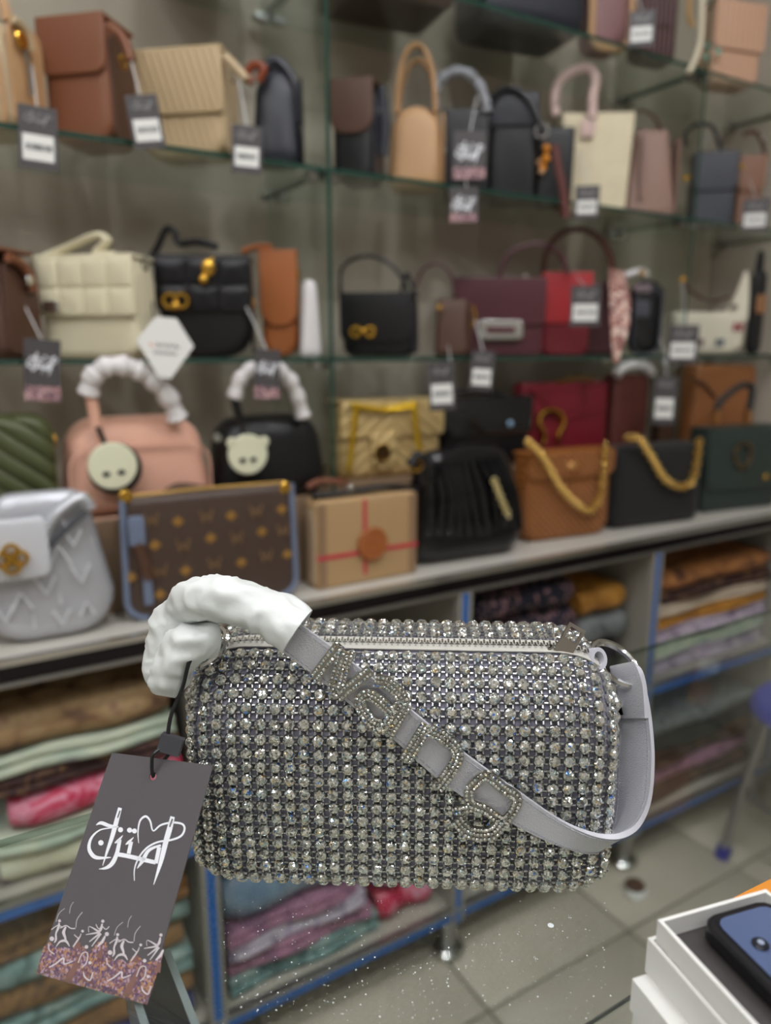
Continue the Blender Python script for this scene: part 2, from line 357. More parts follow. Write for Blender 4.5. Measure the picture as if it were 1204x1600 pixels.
LILAC = pm('cloth_lilac', [(150, 130, 168), (196, 186, 196), (120, 104, 130)], 18, 'noise')
GREYC = pm('cloth_grey_check', [(86, 92, 96), (120, 126, 126), (64, 68, 74)], 24, 'noise')
MAUVE = pm('cloth_mauve', [(120, 84, 110), (166, 118, 140), (96, 66, 92)], 14, 'noise')
MAG = pm('cloth_magenta_film', [(150, 20, 84), (190, 40, 110), (110, 14, 66)], 14, 'noise', .25)
BLUEG = pm('cloth_blue_grey_film', [(92, 116, 142), (122, 146, 168), (150, 168, 184)], 9, 'noise', .22)
TEAL = pm('cloth_teal', [(70, 92, 92), (110, 140, 138), (160, 176, 168)], 14, 'noise')
REDF = pm('cloth_red_film', [(160, 26, 56), (200, 60, 90), (210, 170, 190)], 12, 'noise', .25)
BROWN2 = pm('cloth_brown_leaf', [(84, 56, 34), (134, 96, 52), (60, 44, 34)], 16, 'noise')
NAVY2 = pm('cloth_royal_navy', [(26, 34, 82), (40, 50, 110), (140, 70, 40)], 14, 'noise')
BEIGE = pm('cloth_beige', [(180, 164, 142), (196, 182, 160)], 14, 'noise')
y0 = YL + .03
def stack(x0, x1, z, items, dy=0.0):
    for lab, th, m, dx0, dx1 in items:
        cloth(lab, x0 + dx0, x1 + dx1, y0 + dy, z, th, m); z += th + .0005
stack(.0, .275, .5, [('cream cloth with plum flowers at the foot of its stack', .05, CREAM, 0, 0), ('mint cloth under the pink and white cloth', .034, MINT, .0, -.004), ('folded pink cloth with white swirls in the left upper bay', .066, PINK, .02, 0),
    ('thin dark floral cloth on top of the pink cloth', .028, DKB, .008, -.002), ('mint cloth with plum flowers above the dark floral cloth', .034, MINT, .004, -.006), ('thick brown floral cloth topping the left upper stack', .062, BR, 0, -.012)])
stack(-.222, -.02, .5, [('navy cloth at the foot of the cut-off stack beside the pink cloth', .075, NAVY2, 0, 0), ('beige cloth in the middle of the cut-off stack', .05, BEIGE, 0, 0), ('brown floral cloth on top of the cut-off stack', .06, BR, 0, 0), ('black cloth lying over the cut-off stack', .07, BLACKC, 0, 0)])
stack(.34, .60, .5, [('black cloth lowest behind the silver crystal bag', .06, BLACKC, 0, 0), ('brown leaf cloth behind the silver crystal bag', .06, BROWN2, 0, 0)])
stack(.86, 1.17, .5, [('gold silk cloth at the foot of the navy dotted stack', .08, GOLDC, 0, 0), ('grey cloth under the navy dotted cloth', .05, GREYC, 0, 0), ('navy cloth with small pink dots in the middle bay', .11, NAVYP, 0, .0), ('second navy dotted cloth topping the middle bay stack', .06, NAVYP, .02, -.02)])
stack(1.19, 1.345, .5, [('dark cloth at the foot of the stack beside the navy dotted cloth', .11, BLACKC, 0, 0), ('grey checked cloth under the bright gold silk', .08, GREYC, 0, 0), ('bright gold silk cloth folded beside the navy stack', .06, GOLDC, 0, 0)], .02)
stack(1.42, 1.88, .5, [('lilac cloth at the foot of the far stack', .045, LILAC, 0, 0), ('mint cloth low in the far stack', .035, MINT, 0, 0), ('lilac and grey cloth in the far stack', .04, LILAC, 0, 0), ('thin gold silk cloth in the far stack', .03, GOLDC, 0, 0), ('pale beige cloth in the far stack', .03, BEIGE, 0, 0), ('dark brown cloth above the beige in the far stack', .03, DKB, 0, 0), ('rust brown silk topping the far stack', .05, RUST, .02, 0)])
# lower bays
stack(-.22, .27, .13, [('blue cloth at the foot of the lower left stack', .05, NAVY2, 0, 0), ('brown leaf cloth low in the lower left stack', .05, BROWN2, 0, 0), ('olive striped cloth in the lower left stack', .045, TEAL, .02, 0), ('brown cloth in the middle of the lower left stack', .05, BROWN2, 0, -.01), ('teal cloth in the lower left stack', .05, TEAL, .01, 0), ('brown leaf cloth near the top of the lower left stack', .04, BROWN2, 0, 0)])
stack(.335, .60, .13, [('teal grey film-wrapped cloth at the foot of the lower middle stack', .042, TEAL, 0, .05), ('mauve striped cloth low in the lower middle stack', .034, MAUVE, 0, .03), ('pale lilac film-wrapped cloth in the lower middle stack', .03, LILAC, 0, .02), ('mauve cloth under the blue-grey pack', .03, MAUVE, 0, 0), ('large blue-grey film-wrapped pack in the lower middle bay', .11, BLUEG, 0, .0), ('magenta film-wrapped cloth over the blue-grey pack', .06, MAG, 0, -.05)])
stack(.655, .79, .13, [('red film-wrapped pack by the blue post', .075, REDF, 0, 0), ('mauve film-wrapped pack on the red pack', .06, MAUVE, 0, 0), ('magenta pack topping the red pack', .06, MAG, 0, 0)], .01)
stack(.86, 1.33, .13, [('dark grey cloth at the foot of the lower bay behind the crystal bag', .06, GREYC, 0, 0), ('mauve cloth in the lower bay behind the crystal bag', .08, MAUVE, 0, 0), ('dark cloth topping the lower bay behind the crystal bag', .08, BLACKC, 0, 0)])
stack(1.40, 1.88, .13, [('dark plum cloth at the foot of the lower far stack', .05, DKB, 0, 0), ('mauve cloth in the lower far stack', .05, MAUVE, 0, 0), ('dark mauve cloth in the lower far stack', .045, DKB, 0, 0), ('black cloth in the lower far stack', .04, BLACKC, 0, 0), ('grey checked cloth topping the lower far stack', .05, GREYC, .0, 0)])
# ------------------------------------------------------------------ near glass counter
ZG = 1.01
ct = thing('glass_counter', 'clear glass counter top carrying the silver crystal bag', 'counter', (.2, .1, 0))
def ctp(name, mb, m, **k): return loc(ct, mb).obj(name, m, ct, **k)
def cplate(a, b, e): return gplate(a, b, 'glass_pane', ct, e, TGLASS, TEDGE)
cplate((-.9, .1781, ZG - .005), (1.25, .44, ZG), (3, 4, 5)); cplate((-.9, -.42, ZG - .005), (1.25, .1773, ZG), (2, 4, 5))
ctp('seam_strip', MB().bbox((.1, .1774, ZG - .0025), (1.25, .1780, ZG - .0004)), mat('seam_seal', (58, 60, 58), .5))
ctp('support_bar', MB().bbox((.048, -.40, ZG - .034), (.063, .315, ZG - .0052)), mat('black_bar', (18, 18, 20), .3))
ctp('bar_edge', MB().bbox((.0445, -.40, ZG - .030), (.0478, .315, ZG - .0052)), mat('grey_bar_edge', (128, 134, 136), .2))
ctp('bar_edge', MB().bbox((.0632, -.40, ZG - .030), (.0665, .315, ZG - .0052)), MC[('grey_bar_edge',)])
ctp('frame_rail', MB().bbox((-.9, -.42, ZG - .04), (1.25, -.39, ZG - .0052)), STEEL)
for x in (-.88, 1.23):
    ctp('frame_rail', MB().bbox((x - .015, -.389, ZG - .04), (x + .015, .43, ZG - .0052)), STEEL)
    for y in (-.40, .415):
        ctp('leg', MB().bbox((x - .015, y - .012, 0), (x + .015, y + .012, ZG - .041)), STEEL)
# ------------------------------------------------------------------ silver crystal bag on the counter
BA = PZ(306, 1376, ZG); BB = PZ(947, 1398, ZG)
BL = (BB - BA).length
UX = (BB - BA).normalized(); UY = Vector((-UX.y, UX.x, 0)); BANG = math.atan2(UX.y, UX.x)
HD, BH, RTOP, RBOT = .045, .126, .04, .014
BC = (BA + BB) / 2 + UY * (HD - .004) + Vector((0, 0, .0010))
BM = Matrix.Translation(BC) @ Matrix.Rotation(BANG, 4, 'Z'); BMI = BM.inverted()
bag = thing('crystal_handbag', 'silver barrel handbag covered in crystals standing on the glass counter', 'handbag', BC, BANG)
# section, starting at the zip and running down the front first
def section():
    P = []
    def arc(cy, cz, r, a0, a1, n):
        for i in range(n): a = math.radians(a0 + (a1 - a0) * i / n); P.append((cy + r * math.cos(a), cz + r * math.sin(a)))
    def line(a, b, n):
        for i in range(n): t = i / n; P.append((a[0] + (b[0] - a[0]) * t, a[1] + (b[1] - a[1]) * t))
    arc(HD - RTOP, BH - RTOP, RTOP, 0, 90, 60); line((HD - RTOP, BH), (-HD + RTOP, BH), 16); arc(-HD + RTOP, BH - RTOP, RTOP, 90, 180, 60)
    line((-HD, BH - RTOP), (-HD, RBOT), 80); arc(-HD + RBOT, RBOT, RBOT, 180, 270, 24); line((-HD + RBOT, 0), (HD - RBOT, 0), 60); arc(HD - RBOT, RBOT, RBOT, 270, 360, 24); line((HD, RBOT), (HD, BH - RTOP), 80)
    P = [(y - .004 * math.sin(math.pi * z / BH) * (1 if y < 0 else -1) * (abs(y) / HD), z) for y, z in P]
    k = min(range(len(P)), key=lambda i: abs(P[i][0] + .013) + (10 if P[i][1] < BH * .8 else 0))
    return P[k:] + P[:k]
SEC = section(); CUM = [0.0]
for i in range(len(SEC)):
    a, b = SEC[i], SEC[(i + 1) % len(SEC)]; CUM.append(CUM[-1] + math.hypot(b[0] - a[0], b[1] - a[1]))
STOT = CUM[-1]
import bisect
def prof(s):
    s %= STOT; i = min(len(SEC) - 1, max(0, bisect.bisect_right(CUM, s) - 1)); t = (s - CUM[i]) / max(1e-9, CUM[i + 1] - CUM[i])
    a, b = SEC[i], SEC[(i + 1) % len(SEC)]; return a[0] + (b[0] - a[0]) * t, a[1] + (b[1] - a[1]) * t
RE = .03
def kx(x):
    t = min(1, max(0, (abs(x) - (BL / 2 - RE)) / RE)); return 1 - .24 * (1 - math.sqrt(max(0, 1 - t * t)))
def surf(x, s, off=0.0):
    y, z = prof(s); k = kx(x); p = Vector((x, y * (.35 + .65 * k) if False else y * k, .04 + (z - .04) * k))
    if off:
        n = snorm(x, s); p = p + n * off
    return p
def snorm(x, s):
    e = 4e-4; xx = max(-BL / 2 + 2e-3, min(BL / 2 - 2e-3, x))
    dx = surf(xx + e, s) - surf(xx - e, s); ds = surf(xx, s + e) - surf(xx, s - e)
    return dx.cross(ds).normalized() * -1
if snorm(0, .03).y > 0: 
    _sn = snorm
    def snorm(x, s): return -_sn(x, s)
FABR = mat('grey_bag_cloth', (120, 119, 134), .7, bump=.2, bscale=900)
xs = [-BL / 2 + 1e-5] + [-BL / 2 + RE * t for t in (.02, .06, .12, .2, .3, .45, .65, .85)] + [-BL / 2 + RE + (BL - 2 * RE) * i / 8 for i in range(9)] + [BL / 2 - RE * t for t in (.85, .65, .45, .3, .2, .12, .06, .02)] + [BL / 2 - 1e-5]
ns = 120
MB().loft([[surf(x, STOT * j / ns) for j in range(ns)] for x in xs]).obj('body', FABR, bag, 60)
# crystal: faceted stone in a metal cup with two link bars
def crystal_material():
    m = bpy.data.materials.new('crystal_stone'); m.use_nodes = True; nt = m.node_tree; b = nt.nodes['Principled BSDF']
    b.inputs['Metallic'].default_value = .88; b.inputs['Roughness'].default_value = .07; b.inputs['Coat Weight'].default_value = .6; b.inputs['Coat Roughness'].default_value = .02
    g = nt.nodes.new('ShaderNodeNewGeometry'); wn = nt.nodes.new('ShaderNodeTexVoronoi'); wn.inputs['Scale'].default_value = 800
    nt.links.new(g.outputs['Position'], wn.inputs['Vector'])
    hs = nt.nodes.new('ShaderNodeSeparateColor'); nt.links.new(wn.outputs['Color'], hs.inputs[0])
    r = nt.nodes.new('ShaderNodeValToRGB'); r.color_ramp.interpolation = 'CONSTANT'; e = r.color_ramp.elements
    stops = [(0, (240, 242, 238)), (.26, (206, 208, 204)), (.46, (255, 255, 252)), (.66, (226, 220, 204)), (.76, (204, 224, 228)), (.88, (150, 150, 148)), (.955, (255, 230, 180)), (.98, (120, 170, 255))]  # cell colours put tinted glints of light into the stone colour
    while len(e) < len(stops): e.new(.5)
    for i, (p, c) in enumerate(stops): e[i].position = p; e[i].color = lin(c)
    nt.links.new(hs.outputs[0], r.inputs[0]); nt.links.new(r.outputs[0], b.inputs['Base Color'])
    # each cell of the cut tilts a little: many small facets
    vm = nt.nodes.new('ShaderNodeVectorMath'); vm.operation = 'SUBTRACT'; nt.links.new(wn.outputs['Color'], vm.inputs[0]); vm.inputs[1].default_value = (.5, .5, .5)
    sc = nt.nodes.new('ShaderNodeVectorMath'); sc.operation = 'SCALE'; sc.inputs['Scale'].default_value = .85; nt.links.new(vm.outputs[0], sc.inputs[0])
    ad = nt.nodes.new('ShaderNodeVectorMath'); ad.operation = 'ADD'; nt.links.new(g.outputs['Normal'], ad.inputs[0]); nt.links.new(sc.outputs[0], ad.inputs[1])
    nz = nt.nodes.new('ShaderNodeVectorMath'); nz.operation = 'NORMALIZE'; nt.links.new(ad.outputs[0], nz.inputs[0]); nt.links.new(nz.outputs[0], b.inputs['Normal'])
    return m
CRY = crystal_material(); CUPM = mat('stone_cup_metal', (206, 206, 204), .3, .85)
PITCHC = .0072
def crystal_mb(r=.0032, links=True, cup=True):
    mb = MB(); o8 = lambda q, z, a=0: [(q * math.cos(math.radians(45 * i + a)), q * math.sin(math.radians(45 * i + a)), z) for i in range(8)]
    if cup: mb.loft([o8(r * 1.05, 0), o8(r * 1.12, r * .5)], False, 1)
    mb.add(o8(r, r * .45) + o8(r * .86, r * .82, 22.5) + o8(r * .5, r * 1.08), [], 0)
    o = len(mb.v) - 24
    for i in range(8):
        j = (i + 1) % 8
        for f in ([o + i, o + j, o + 8 + i], [o + j, o + 8 + j, o + 8 + i], [o + 8 + i, o + 16 + j, o + 16 + i] , [o + 8 + i, o + 8 + j, o + 16 + j]): mb.f.append(f); mb.m.append(0)
    mb.f.append([o + 16 + i for i in range(8)]); mb.m.append(0)
    if links:
        p = PITCHC
        for sx in (-.42, .42): mb.box((sx * r * 1.3, -p / 2, r * .3), (.0007, p - 1.7 * r, .0009), 1)
        for sx in (-.42, .42): mb.box((p / 2, sx * r * 1.3, r * .3), (p - 1.7 * r, .0007, .0009), 1)
    return mb
cmb = crystal_mb(); cme = cmb.mesh('crystal', [CRY, CUPM], smooth=False)
SPOTS = []
ncol = int(BL / PITCHC); nrow = int((STOT - .013) / PITCHC)
rnd = random.Random(3)
camL = BMI @ CAMP
def place(p, n, tx):
    n = n.normalized(); tx = (tx - n * tx.dot(n)).normalized(); ty = n.cross(tx)
    M = Matrix(((tx.x, ty.x, n.x, p.x), (tx.y, ty.y, n.y, p.y), (tx.z, ty.z, n.z, p.z), (0, 0, 0, 1)))
    M = M @ Matrix.Rotation(rnd.uniform(-.13, .13), 4, 'X') @ Matrix.Rotation(rnd.uniform(-.13, .13), 4, 'Y')
    v = camL - p; SPOTS.append((n.dot(v.normalized()) / v.length_squared, M))
for i in range(ncol):
    x = -BL / 2 + (i + .5) * BL / ncol
    for j in range(nrow):
        s = .0065 + (j + .5) * (STOT - .013) / nrow
        p = surf(x, s); n = snorm(x, s)
        if p.z < .004 and n.z < -.8: continue
        place(p + n * .0002, n, Vector((1, 0, 0)))
for sx in (-1, 1):
    for i in range(-5, 6):
        for j in range(1, 14):
            y, z = i * PITCHC, j * PITCHC + .008
            if abs(y) > HD * .72 or z > BH * .86 or (abs(y) / (HD * .74)) ** 4 + (abs(z - .058) / .055) ** 4 > 1: continue
            place(Vector((sx * (BL / 2 + .0002), y, z)), Vector((sx, 0, 0)), Vector((0, sx, 0)))
SPOTS.sort(key=lambda t: -t[0])
for _, M in SPOTS[:300]:
    o = bpy.data.objects.new('crystal', cme); COL.objects.link(o); o.parent = bag; o.matrix_local = M
big = MB()
for _, M in SPOTS[300:]:
    o = len(big.v); big.v += [M @ p for p in cmb.v]; big.f += [[i + o for i in f] for f in cmb.f]; big.m += cmb.m
big.obj('crystal_field', [CRY, CUPM], bag, smooth=False, kind='stuff')
# zip: tape and teeth
TAPE = mat('zip_tape', (184, 182, 174), .6, bump=.2, bscale=1500); LTH = mat('silver_leather', (200, 201, 207), .34, .55, bump=.3, bscale=1400); RIM = mat('strap_edge_paint', (192, 192, 200), .45)
zx = [-BL / 2 + .006 + (BL - .012) * i / 60 for i in range(61)]
MB().ribbon([surf(x, -.0052, .0012) for x in zx], [surf(x, -.0006, .0012) for x in zx], .0008).obj('zip_tape', TAPE, bag)
MB().ribbon([surf(x, .0006, .0012) for x in zx], [surf(x, .0052, .0012) for x in zx], .0008).obj('zip_tape', TAPE, bag)
tmb = MB()
for i in range(125):
    x = -BL / 2 + .012 + i * (BL - .024) / 124
    c = surf(x, .0008 * (1 if i % 2 else -1), .0022); n = snorm(x, 0); y = Vector((0, 1, 0)); y = (y - n * y.dot(n)).normalized()
    M = Matrix((Vector((1, 0, 0)), y, n)).transposed()
    tmb.box(c, (.0010, .0034, .0014), 0, M)
tmb.obj('zip_teeth', CHROME, bag, smooth=False, kind='stuff')
def bagw(name, mb, m, parent=None, **k): return mb.xf(BMI).obj(name, m, parent or bag, **k)   # world-space geometry into the bag
# piping at both ends
for sx in (-1, 1):
    MB().tube([surf(sx * (BL / 2 - .0025), STOT * j / 60, .001) for j in range(60)], .0011, 6, 0, False, True).obj('end_piping', RIM, bag)
# strap: edges U (upper / front) and L (lower / back)
SPN = (-UY + Vector((0, 0, .17))).normalized(); SPP = BM @ Vector((0, -HD - .0145, .05))
diag = [((445, 958), (412, 998)), ((515, 1008), (480, 1046)), ((580, 1058), (545, 1098)), ((641, 1108), (609, 1149)), ((729, 1179), (698, 1227)), ((822, 1245), (797, 1284)), ((867, 1276), (845, 1309))]
U = [PP(*a, SPP, SPN) for a, b in diag]; Lo = [PP(*b, SPP, SPN) for a, b in diag]
wd = (U[-1] - CAMP).dot(FW)
turn = [((908, 1297), (888, 1325), wd - .001, wd + .002), ((945, 1307), (925, 1331), wd, wd + .008), ((975, 1304), (945, 1318), wd + .001, wd + .014), ((999, 1286), (957, 1296), wd + .004, wd + .02), ((1015, 1247), (962, 1252), wd + .008, wd + .025), ((1020, 1184), (964, 1186), wd + .013, wd + .03), ((1015, 1121), (968, 1121), wd + .018, wd + .034), ((1006, 1075), (966, 1075), wd + .021, wd + .037), ((996, 1046), (962, 1052), wd + .026, wd + .040)]
U += [PX(*a, wa) for a, b, wa, wb in turn]; Lo += [PX(*b, wb) for a, b, wa, wb in turn]
Us = [Vector(p) for p in spline(U, 5)]; Ls = [Vector(p) for p in spline(Lo, 5)]
strap = bagw('strap', MB().ribbon(Us, Ls, .0026, 0, 1), [LTH, RIM])
# stitch lines along both edges of the strap
for fr in (.1, .9):
    mb = MB()
    for i in range(len(Us) - 1):
        a = Us[i].lerp(Ls[i], fr); b = Us[i + 1].lerp(Ls[i + 1], fr); nn = (b - a).cross(Ls[i] - Us[i]).normalized()
        for kk in range(2):
            p0 = a.lerp(b, kk / 2 + .06); p1 = a.lerp(b, kk / 2 + .44)
            for sg in (-1, 1): mb.tube([p0 + nn * .0014 * sg, p1 + nn * .0014 * sg], .0003, 4)
    bagw('stitching', mb, mat('stitch_thread', (150, 150, 160), .6), strap, kind='stuff')
# folded strap end round the ring
fe = [((1010, 1122), (967, 1122), wd + .0165, wd + .032), ((1007, 1075), (965, 1076), wd + .0190, wd + .0345), ((1000, 1048), (960, 1056), wd + .0205, wd + .0365), ((992, 1037), (954, 1045), wd + .026, wd + .042), ((990, 1046), (954, 1054), wd + .033, wd + .046)]
A = [Vector(p) for p in spline([PX(*a, wa) for a, b, wa, wb in fe], 4)]; B_ = [Vector(p) for p in spline([PX(*b, wb) for a, b, wa, wb in fe], 4)]
bagw('strap_end', MB().ribbon(A, B_, .003, 0, 1), [LTH, RIM])
# rings
def ringat(x, y, w, R, tilt, r=.0021, roll=0.0):
    e1 = RT * math.cos(roll) - DN * math.sin(roll); up = -DN; e2 = up * math.cos(tilt) + FW * math.sin(tilt)
    return MB().torus(PX(x, y, w), e1, e2, R, r, 28, 8)
RINGW = wd + .036
bagw('ring', ringat(962, 1037, RINGW, .0135, math.radians(50), roll=-.35), CHROME)
bagw('ring', ringat(322, 1012, RINGW - .012, .0115, math.radians(50), roll=.4), CHROME)
# leather tab holding the right ring
c0 = PX(925, 1030, RINGW - .004); ax = (RT * .5 - DN * .25 - FW * .8).normalized()
e1 = ax.cross(Vector((0, 0, 1))).normalized(); e2 = e1.cross(ax).normalized()
mb = MB(); rings = []
for i in range(20):
    a = 2 * math.pi * i / 20; d = e1 * math.cos(a) + e2 * math.sin(a)
    rings.append([c0 + d * .0058 + ax * .005, c0 + d * .0058 - ax * .005, c0 + d * .0036 - ax * .005, c0 + d * .0036 + ax * .005])
bagw('ring_tab', mb.loft(rings, False, 0, True), RIM)
bagw('ring_tab', MB().ribbon([c0 - e2 * .004 + e1 * .004, c0 + RT * .010 - e2 * .030 + FW * .003], [c0 - e2 * .004 - e1 * .006, c0 + RT * .004 - e2 * .03 + FW * .0], .003), RIM)
# zip slider and pull
zp = PX(888, 1003, RINGW - .011); pu = (RT * .5 - DN * .86).normalized(); pv = (RT * .8 + DN * .45 ).normalized(); pv = (pv - pu * pv.dot(pu)).normalized(); pn = pu.cross(pv); pn = pn if pn.dot(FW) < 0 else -pn
PM = Matrix((pv, pu, pn)).transposed()
mb = MB()
mb.box(zp - pu * .003, (.0095, .0085, .0016), 0, PM)
for s in (-1, 1): mb.box(zp + pv * .0040 * s + pu * .0045, (.0016, .0075, .0016), 0, PM)
mb.box(zp + pu * .0085, (.0095, .0018, .0016), 0, PM)
bagw('zip_pull', mb, mat('brushed_nickel', (170, 164, 156), .3, 1.0), smooth=False)
c1 = PX(868, 1022, RINGW - .010)
bagw('zip_slider', MB().tube([c1 - RT * .007 + DN * .001, c1 - RT * .002 - DN * .0035, c1 + RT * .005 - DN * .001, c1 + RT * .009 + DN * .002, c1 + RT * .003 + DN * .0045, c1 - RT * .004 + DN * .004], .0014, 8, 0, False, True), CHROME)
bagw('zip_slider_link', MB().torus(PX(893, 1030, RINGW - .010), RT, -DN * .4 + FW * .8, .006, .001, 18, 6), CHROME)
# letters on the strap
def crop(o, s): return lambda P: [(o[0] + x / s, o[1] + y / s) for x, y in P]
c1f = crop((470, 1000), 6.337); c2f = crop((600, 1100), 4.816)
letters = [
  ('letter_n', [(c1f([(120, 385), (385, 45)]), 18), (c1f([(450, 110), (335, 510)]), 26), (c1f([(370, 560), (690, 295)]), 18)], True),
  ('letter_a', [(c1f([(610, 690), (580, 600), (650, 540), (740, 570), (870, 690), (890, 790), (800, 830), (700, 800), (620, 700)]), 19), (c1f([(735, 400), (860, 430), (980, 540), (1020, 640)]), 20), (c1f([(1020, 620), (830, 930)]), 28), (c1f([(640, 760), (800, 920)]), 18)], True),
  ('letter_n', [(c2f([(320, 160), (160, 420)]), 21), (c2f([(330, 190), (450, 250), (545, 350), (530, 450), (400, 630)]), 20)], False),
  ('letter_a', [(c2f([(640, 640), (760, 540), (900, 640), (1000, 720), (900, 870), (760, 790), (650, 740), (640, 640)]), 17), (c2f([(900, 870), (800, 970), (640, 960), (540, 860)]), 21), (c2f([(540, 800), (660, 780)]), 14)], False)]
smb = crystal_mb(.00085, False, False)
PAVE = mat('pave_plate', (196, 194, 188), .2, 1.0)
e_s = (U[5] - U[1]).normalized()
for nm, strokes, solid in letters:
    lp = SPP + SPN * .0046; plate = MB(); st = MB()
    for pts, wpx in strokes:
        sp = spline(pts, 5) if len(pts) > 2 else [tuple(pts[0][i] + (pts[1][i] - pts[0][i]) * t / 6 for i in (0, 1)) for t in range(7)]
        A = []; Bq = []
        for i, p in enumerate(sp):
            a = sp[max(0, i - 1)]; b = sp[min(len(sp) - 1, i + 1)]; d = math.hypot(b[0] - a[0], b[1] - a[1]) or 1; nx, ny = -(b[1] - a[1]) / d, (b[0] - a[0]) / d
            A.append(PP(p[0] + nx * wpx / 2, p[1] + ny * wpx / 2, lp, SPN)); Bq.append(PP(p[0] - nx * wpx / 2, p[1] - ny * wpx / 2, lp, SPN))
        plate.ribbon(A, Bq, .0024 if solid else .0016)
        lanes = max(2, int(wpx / 6.2)); tot = 0; nxt = 0
        for i in range(len(sp) - 1):
            dl = math.hypot(sp[i + 1][0] - sp[i][0], sp[i + 1][1] - sp[i][1])
            while nxt <= tot + dl:
                t = (nxt - tot) / max(dl, 1e-6)
                for q in range(lanes):
                    f = (q + .5) / lanes; p = A[i].lerp(A[i + 1], t).lerp(Bq[i].lerp(Bq[i + 1], t), f) + SPN * (.0012 if solid else .0010)
                    M = Matrix.Translation(p) @ SPN.to_track_quat('Z', 'Y').to_matrix().to_4x4() @ Matrix.Rotation(rnd.uniform(-.2, .2), 4, 'X')
                    o = len(st.v); st.v += [M @ v for v in smb.v]; st.f += [[k + o for k in f2] for f2 in smb.f]; st.m += smb.m
                nxt += 5.6
            tot += dl
    lo = bagw(nm, plate, PAVE, smooth=False); bagw('letter_stones', st, [CRY, CUPM], lo, smooth=False, kind='stuff')
# ------------------------------------------------------------------ white foam sleeve on the strap
FOAM = mat('white_foam_sheet', (222, 226, 224), .42, bump=.25, bscale=90, sss=.25)
fo = thing('foam_sleeve', 'crumpled white foam sleeve wrapped round the strap of the silver crystal bag', 'foam wrap', BM @ Vector((-BL / 2, 0, .06)))
from mathutils import noise
def sleeve(path, n=36, seed=0.0, flat=1.0, thick=True):
    P = [tuple(PX(x, y, w_)) + (r,) for x, y, w_, r in path]; S = spline(P, 9); ctr = [Vector(p[:3]) for p in S]; rings = []
    X = None
    for i, c in enumerate(ctr):
        T = (ctr[min(len(ctr) - 1, i + 1)] - ctr[max(0, i - 1)]).normalized()
        X = T.cross(FW).normalized() if X is None else (X - T * X.dot(T)).normalized(); Y = T.cross(X); ring = []
        for j in range(n):
            a = 2 * math.pi * j / n; d = X * math.cos(a) + Y * math.sin(a) * flat; r = S[i][3]
            nz = noise.noise((c + d * r) * 60 + Vector((seed, 0, 0))) * .0032 - abs(noise.noise((c + d * r) * 105 + Vector((0, seed, 0)))) * .0042 + .001
            fade = min(1, min(i, len(ctr) - 1 - i) / 5 + .25)
            ring.append(c + d * (r + nz * fade))
        rings.append(ring)
    ins = [[p + (ctr[i] - p) * .1 for p in r] for i, r in enumerate(rings)]
    mb = MB(); mb.loft(rings, False); o = len(mb.v); mb.loft([r[::-1] for r in ins], False)
    k = len(rings)
    for a, b in ((0, 0), (k - 1, k - 1)):
        for j in range(n): mb.f.append([a * n + j, a * n + (j + 1) % n, o + b * n + (n - 1 - (j + 1) % n), o + b * n + (n - 1 - j)]); mb.m.append(0)
    return mb
ws = (U[0] - CAMP).dot(FW)
def fobj(name, mb): return mb.xf(Matrix.Translation(-fo.location)).obj(name, FOAM, fo, 70)
fobj('sleeve_tube', sleeve([(464, 988, ws + .000, .0128), (428, 964, ws + .001, .0116), (380, 944, ws + .003, .0112), (330, 935, ws + .006, .0118), (300, 938, ws + .010, .0112), (276, 956, ws + .016, .0088), (262, 985, ws + .020, .0105), (250, 1015, ws + .022, .0088), (252, 1040, ws + .022, .0102), (258, 1062, ws + .020, .0090), (262, 1080, ws + .018, .0058)]))
fobj('sleeve_fold', sleeve([(334, 1000, ws + .014, .0096), (312, 1002, ws + .010, .0110), (286, 1016, ws + .008, .0112), (268, 1040, ws + .010, .0098), (264, 1062, ws + .012, .0102), (262, 1080, ws + .014, .0070), (261, 1086, ws + .014, .0030)], seed=5.0))
# ------------------------------------------------------------------ hang tag leaning on the crystal bag
TG = [PZ(57, 1521, ZG + .0008), PZ(229, 1569, ZG + .0008), PX(333, 1196, .3655), PX(175, 1176, .3655)]   # BL BR TR TL
TN = (TG[1] - TG[0]).cross(TG[3] - TG[0]).normalized(); TN = TN if TN.dot(FW) < 0 else -TN; TP = (TG[0] + TG[1] + TG[2] + TG[3]) / 4
TG = [PP(*p, TP, TN) for p in ((57, 1521), (229, 1569), (333, 1196), (175, 1176))]
dz = min(p.z for p in TG) - ZG - .0007
TAGM = mat('black_tag_card', (84, 80, 84), .4, coat=.2, bump=.04, bscale=200); WINK = mat('white_tag_print', (238, 240, 246), .5)
ht = thing('hang_tag', 'charcoal card hang tag with white calligraphy leaning on the crystal bag', 'hang tag', (TG[0] + TG[1]) / 2)
def htp(name, mb, m, parent=None, **k): return mb.xf(Matrix.Translation(-ht.location)).obj(name, m, parent or ht, **k)
HC = PP(239, 1213, TP, TN); EX = (TG[1] - TG[0]).normalized(); EY = TN.cross(EX).normalized()
def q2d(p): return ((p - HC).dot(EX), (p - HC).dot(EY))
Q = [q2d(p) for p in TG]; AN = sorted({round(math.atan2(y, x) % (2 * math.pi), 6) for x, y in Q} | {round(i * math.pi / 12, 6) for i in range(24)})
def edge_hit(a):
    dx, dy = math.cos(a), math.sin(a); best = 1e9
    for (x0, y0_), (x1, y1_) in zip(Q, Q[1:] + Q[:1]):
        ex, ey = x1 - x0, y1_ - y0_; det = dx * (-ey) + ex * dy
        if abs(det) < 1e-12: continue
        k = (x0 * (-ey) + ex * y0_) / det; m_ = (dx * y0_ - dy * x0) / det
        if k > 0 and -1e-4 <= m_ <= 1 + 1e-4: best = min(best, k)
    return (dx * best, dy * best)
def on(p, off): return HC + EX * p[0] + EY * p[1] + TN * off
